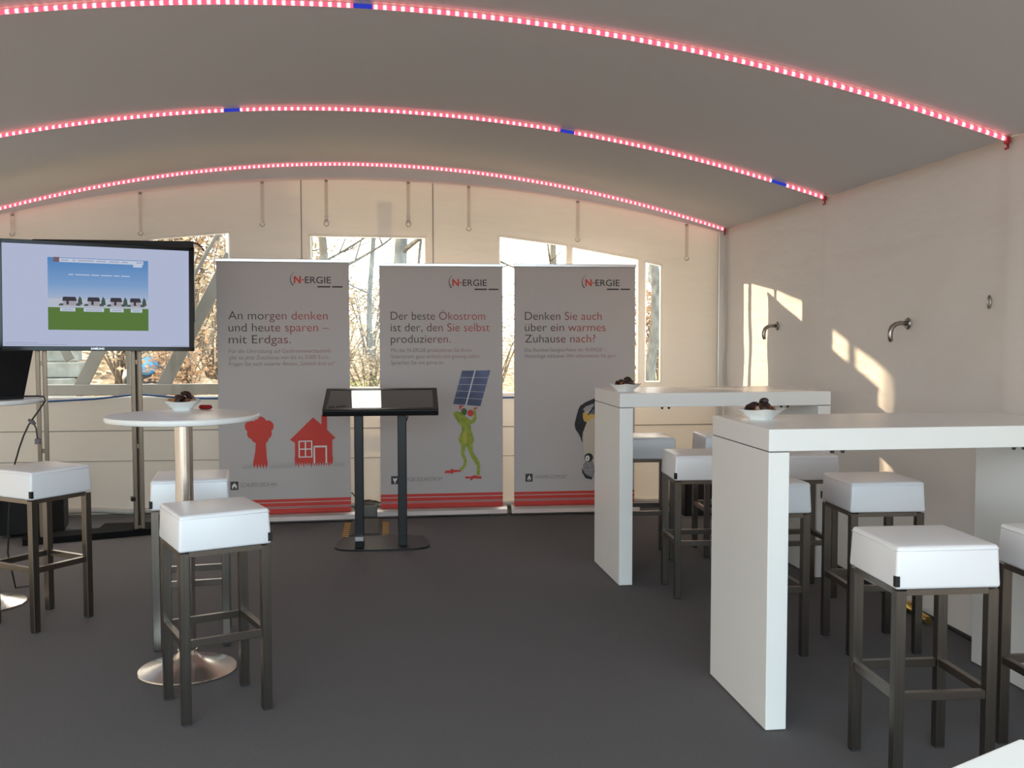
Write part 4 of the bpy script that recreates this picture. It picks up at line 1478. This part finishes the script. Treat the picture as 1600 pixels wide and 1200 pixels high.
# tufts of dry grass
rg = random.Random(9)
mb = MB()
for k in range(150):
    a = rg.uniform(0, 2 * PI); r0 = rg.uniform(0, .25); l = rg.uniform(.25, .6); lean = rg.uniform(.05, .4)
    p = Vector((r0 * math.cos(a), r0 * math.sin(a), -.03)); w = 0.007
    t_ = Vector((-math.sin(a), math.cos(a), 0)) * w
    m_ = p + Vector((lean * .35 * math.cos(a), lean * .35 * math.sin(a), l * .6)); e_ = p + Vector((lean * math.cos(a), lean * math.sin(a), l))
    mb.poly([p - t_, p + t_, m_ + t_ * .8, m_ - t_ * .8]); mb.poly([m_ - t_ * .8, m_ + t_ * .8, e_])
o0 = mb.build('grass_tuft', 'grass_dry')
GL = 'tuft of straw coloured dry grass on the bank behind the tent'
tag(o0, GL, 'grass tuft', 'dry grass tufts on the bank')
GP = [(-1.1 + 0.02, 13.0), (-0.75, 12.4), (-0.4, 13.8), (-1.5, 14.4), (0.0, 15.0), (1.35, 13.0), (1.7, 13.6), (1.2, 14.6), (2.9, 12.8), (3.15, 13.3), (3.4, 12.6), (2.7, 13.8), (3.7, 13.9), (-2.6, 12.4), (-3.6, 12.9), (-4.3, 12.4),
      (-1.0, 15.6), (0.6, 17.0), (2.0, 16.0), (-1.9, 16.8)]
for k, (x, y) in enumerate(GP):
    o = o0 if k == 0 else o0.copy()
    if k:
        C.objects.link(o)
    o.location = (x, y, bank(x, y)); o.rotation_euler = (0, 0, 2.1 * k); s = 0.9 + 0.35 * math.sin(k * 1.9)
    o.scale = (s * 1.2, s * 1.2, s)


# trees
def tree(name, x, y, r, h, seed, label, m='bark', lean=(0, 0), nb=9):
    t = thing(name, label, 'tree', (x, y, bank(x, y) - 0.1), 0, 'bare trees behind the tent')
    rg = random.Random(seed)
    n = 14
    pts = [Vector((lean[0] * (k / n) * h + 0.05 * math.sin(k * .9 + seed) * (k > 0), lean[1] * (k / n) * h + 0.04 * math.sin(k * 1.3), h * k / n)) for k in range(n + 1)]
    rad = [r * (1.35 if k == 0 else 1.0) * (1 - 0.75 * k / n) for k in range(n + 1)]
    MB().tube(pts, rad, 14).build('trunk', m, t)
    mb = MB()

    def limb(p, d, l, rr, depth):
        q = [p]
        dd = d.normalized()
        for k in range(4):
            dd = (dd + Vector((rg.gauss(0, .16), rg.gauss(0, .16), rg.gauss(.05, .12)))).normalized()
            q.append(q[-1] + dd * l / 4)
        mb.tube(q, [rr, rr * .8, rr * .6, rr * .45, rr * .2], 5)
        if depth:
            for j in range(3 if depth > 1 else 2):
                i = rg.randint(1, 3)
                limb(q[i], dd + Vector((rg.gauss(0, .7), rg.gauss(0, .7), rg.gauss(.1, .3))), l * .55, rr * .5, depth - 1)
    for k in range(nb):
        i = rg.randint(4, n - 1)
        a = rg.uniform(0, 2 * PI)
        limb(pts[i], Vector((math.cos(a), math.sin(a), rg.uniform(.1, .7))), h * rg.uniform(.16, .34), rad[i] * .42, 2)
    mb.build('branches', m, t)
    return t


tree('bare_tree', -0.10, 13.6, 0.115, 9.0, 3, 'thick mottled grey tree trunk at the right of the middle window', 'bark_grey', (0.004, 0))
tree('bare_tree', -1.24, 15.5, 0.085, 8.0, 5, 'brown tree trunk near the left side of the middle window', 'bark', (-0.01, 0))
tree('bare_tree', -1.80, 19.5, 0.085, 8.0, 7, 'tree trunk at the very left edge of the middle window', 'bark', (0.0, 0))
tree('bare_tree', -0.58, 17.0, 0.055, 7.0, 8, 'slim branching tree seen between the left and middle banners', 'bark_grey', (0.002, 0), 12)
tree('bare_tree', 0.20, 18.5, 0.040, 6.0, 13, 'thin leaning sapling at the right edge of the middle window', 'bark', (0.03, 0), 5)
tree('bare_tree', 3.50, 14.0, 0.085, 7.0, 17, 'mottled grey tree in the narrow pane beside the corner', 'bark_grey', (0.0, 0), 7)
tree('bare_tree', 3.10, 20.5, 0.085, 7.5, 19, 'tree whose top shows above the penguin banner', 'bark', (-0.01, 0), 8)
tree('bare_tree', -4.55, 21.6, 0.085, 7.0, 21, 'pale tree trunk among the leaves beside the large screen', 'bark_grey', (0.01, 0), 9)

# steel truss standing outside the left window
t = thing('steel_truss', 'pale grey steel truss standing outside the left window', 'truss', (0, 9.2, 0), 0)
MB().box(-3.7, -1.2, -0.04, 0.04, 0.885, 0.982, bev=0.006).build('bottom_chord', 'truss_grey', t)


def bar(name, p, q, w, m='truss_grey', y=0.0, th_=0.03):
    p, q = Vector((p[0], 0, p[1])), Vector((q[0], 0, q[1]))
    d = (q - p); l = d.length
    a = math.atan2(d.x, d.z)
    M = Matrix.Translation((p.x, y, p.z)) @ Matrix.Rotation(a, 4, 'Y')
    return MB().box(-w / 2, w / 2, -th_ / 2, th_ / 2, 0, l, M, bev=0.004).build(name, m, t)


bar('diagonal', (-2.22, 0.88), (-1.56, 2.14), 0.115)
bar('diagonal', (-2.93, 0.88), (-2.24, 2.24), 0.115)
bar('diagonal', (-2.985, 1.20), (-3.30, 1.9), 0.085, y=0.04)
bar('brace_rod', (-1.93, 1.86), (-1.60, 2.44), 0.028, y=-0.05)
bar('upright', (-2.468, 0.5), (-2.468, 1.9), 0.035, y=-0.02)
bar('upright', (-1.575, -0.1), (-1.575, 2.9), 0.085, 'truss_white', y=0.08)
for x in (-3.5, -1.35):
    bar('foot_post', (x, -0.1), (x, 0.9), 0.07, y=0.0)

# stone terrace behind the truss and blue bundle in the undergrowth
t = thing('stone_terrace', 'low pale terrace wall of stone blocks seen left of the twin posts', 'stone wall', (-5.75, 12.2, -0.05), 4)
for k in range(7):
    mb = MB()
    for j in range(5):
        x0 = -1.3 + 0.62 * j + (0.05 if k % 2 else 0)
        mb.box(x0, x0 + 0.61, -0.5 + 0.13 * k, 0.5, 0.19 * k, 0.19 * k + 0.182, bev=0.012)
    mb.build('block_course', 'stone_pale', t)
mb = MB()
b2 = bmesh.new(); bmesh.ops.create_icosphere(b2, subdivisions=3, radius=0.13)
for v in b2.verts:
    v.co *= 1 + 0.08 * math.sin(17 * v.co.x) * math.sin(13 * v.co.z + 9 * v.co.y)
mb.merge(b2)
o = mb.build('bundle', 'tarp_blue', smooth=True); o.location = (-3.61, 14.4, 0.97)
tag(o, 'round bright blue bundle in the undergrowth beside the twin posts', 'bundle')
mb = MB()
b2 = bmesh.new(); bmesh.ops.create_icosphere(b2, subdivisions=3, radius=0.36)
for v in b2.verts:
    v.co *= 1 + 0.12 * math.sin(9 * v.co.x) * math.sin(11 * v.co.z + 5 * v.co.y)
    v.co.z *= 0.75
mb.merge(b2)
o = mb.build('heap', 'bag_dark', smooth=True); o.location = (-3.70, 14.80, 0.80)
tag(o, 'dark heap under the blue bundle in the undergrowth', 'heap')

# evergreen added out of view on the sunny side to shade the left window
t = thing('added_shade_evergreen', 'dense columnar evergreen tree added out of view on the bank to shade the left window', 'tree', (-8.3, 13.2, bank(-8.3, 13.2) - 0.1))
MB().tube([(0, 0, 0), (0, 0, 1.2), (0.02, 0, 5.0)], [0.13, 0.11, 0.03], 12).build('trunk', 'bark', t)
rg = random.Random(31)
mb = MB()
prof = [(0.65, 0.5), (1.1, 1.2), (1.2, 2.2), (1.17, 3.2), (1.05, 4.2), (0.65, 5.2), (0.1, 6.2)]
for k in range(6400):
    z = rg.uniform(0.4, 6.0)
    for (r0, z0), (r1, z1) in zip(prof, prof[1:]):
        if z <= z1:
            break
    rr = r0 + (r1 - r0) * max(0, (z - z0)) / (z1 - z0)
    a = rg.uniform(0, 2 * PI); r_ = rr * rg.uniform(0.55, 1.05)
    M = Matrix.Translation((r_ * math.cos(a), r_ * math.sin(a), z)) @ Matrix.Rotation(a, 4, 'Z') @ Matrix.Rotation(rg.uniform(-.9, .3), 4, 'Y') @ Matrix.Rotation(rg.uniform(-.7, .7), 4, 'X')
    q = 0.14 * rg.uniform(.7, 1.2)
    mb.poly([M @ Vector(p) for p in ((0, -q * .4, -q), (q * .2, 0, -q * 1.1), (0, q * .4, -q), (q * .1, 0, q * 1.2))])
mb.build('foliage', 'needle_green', t)
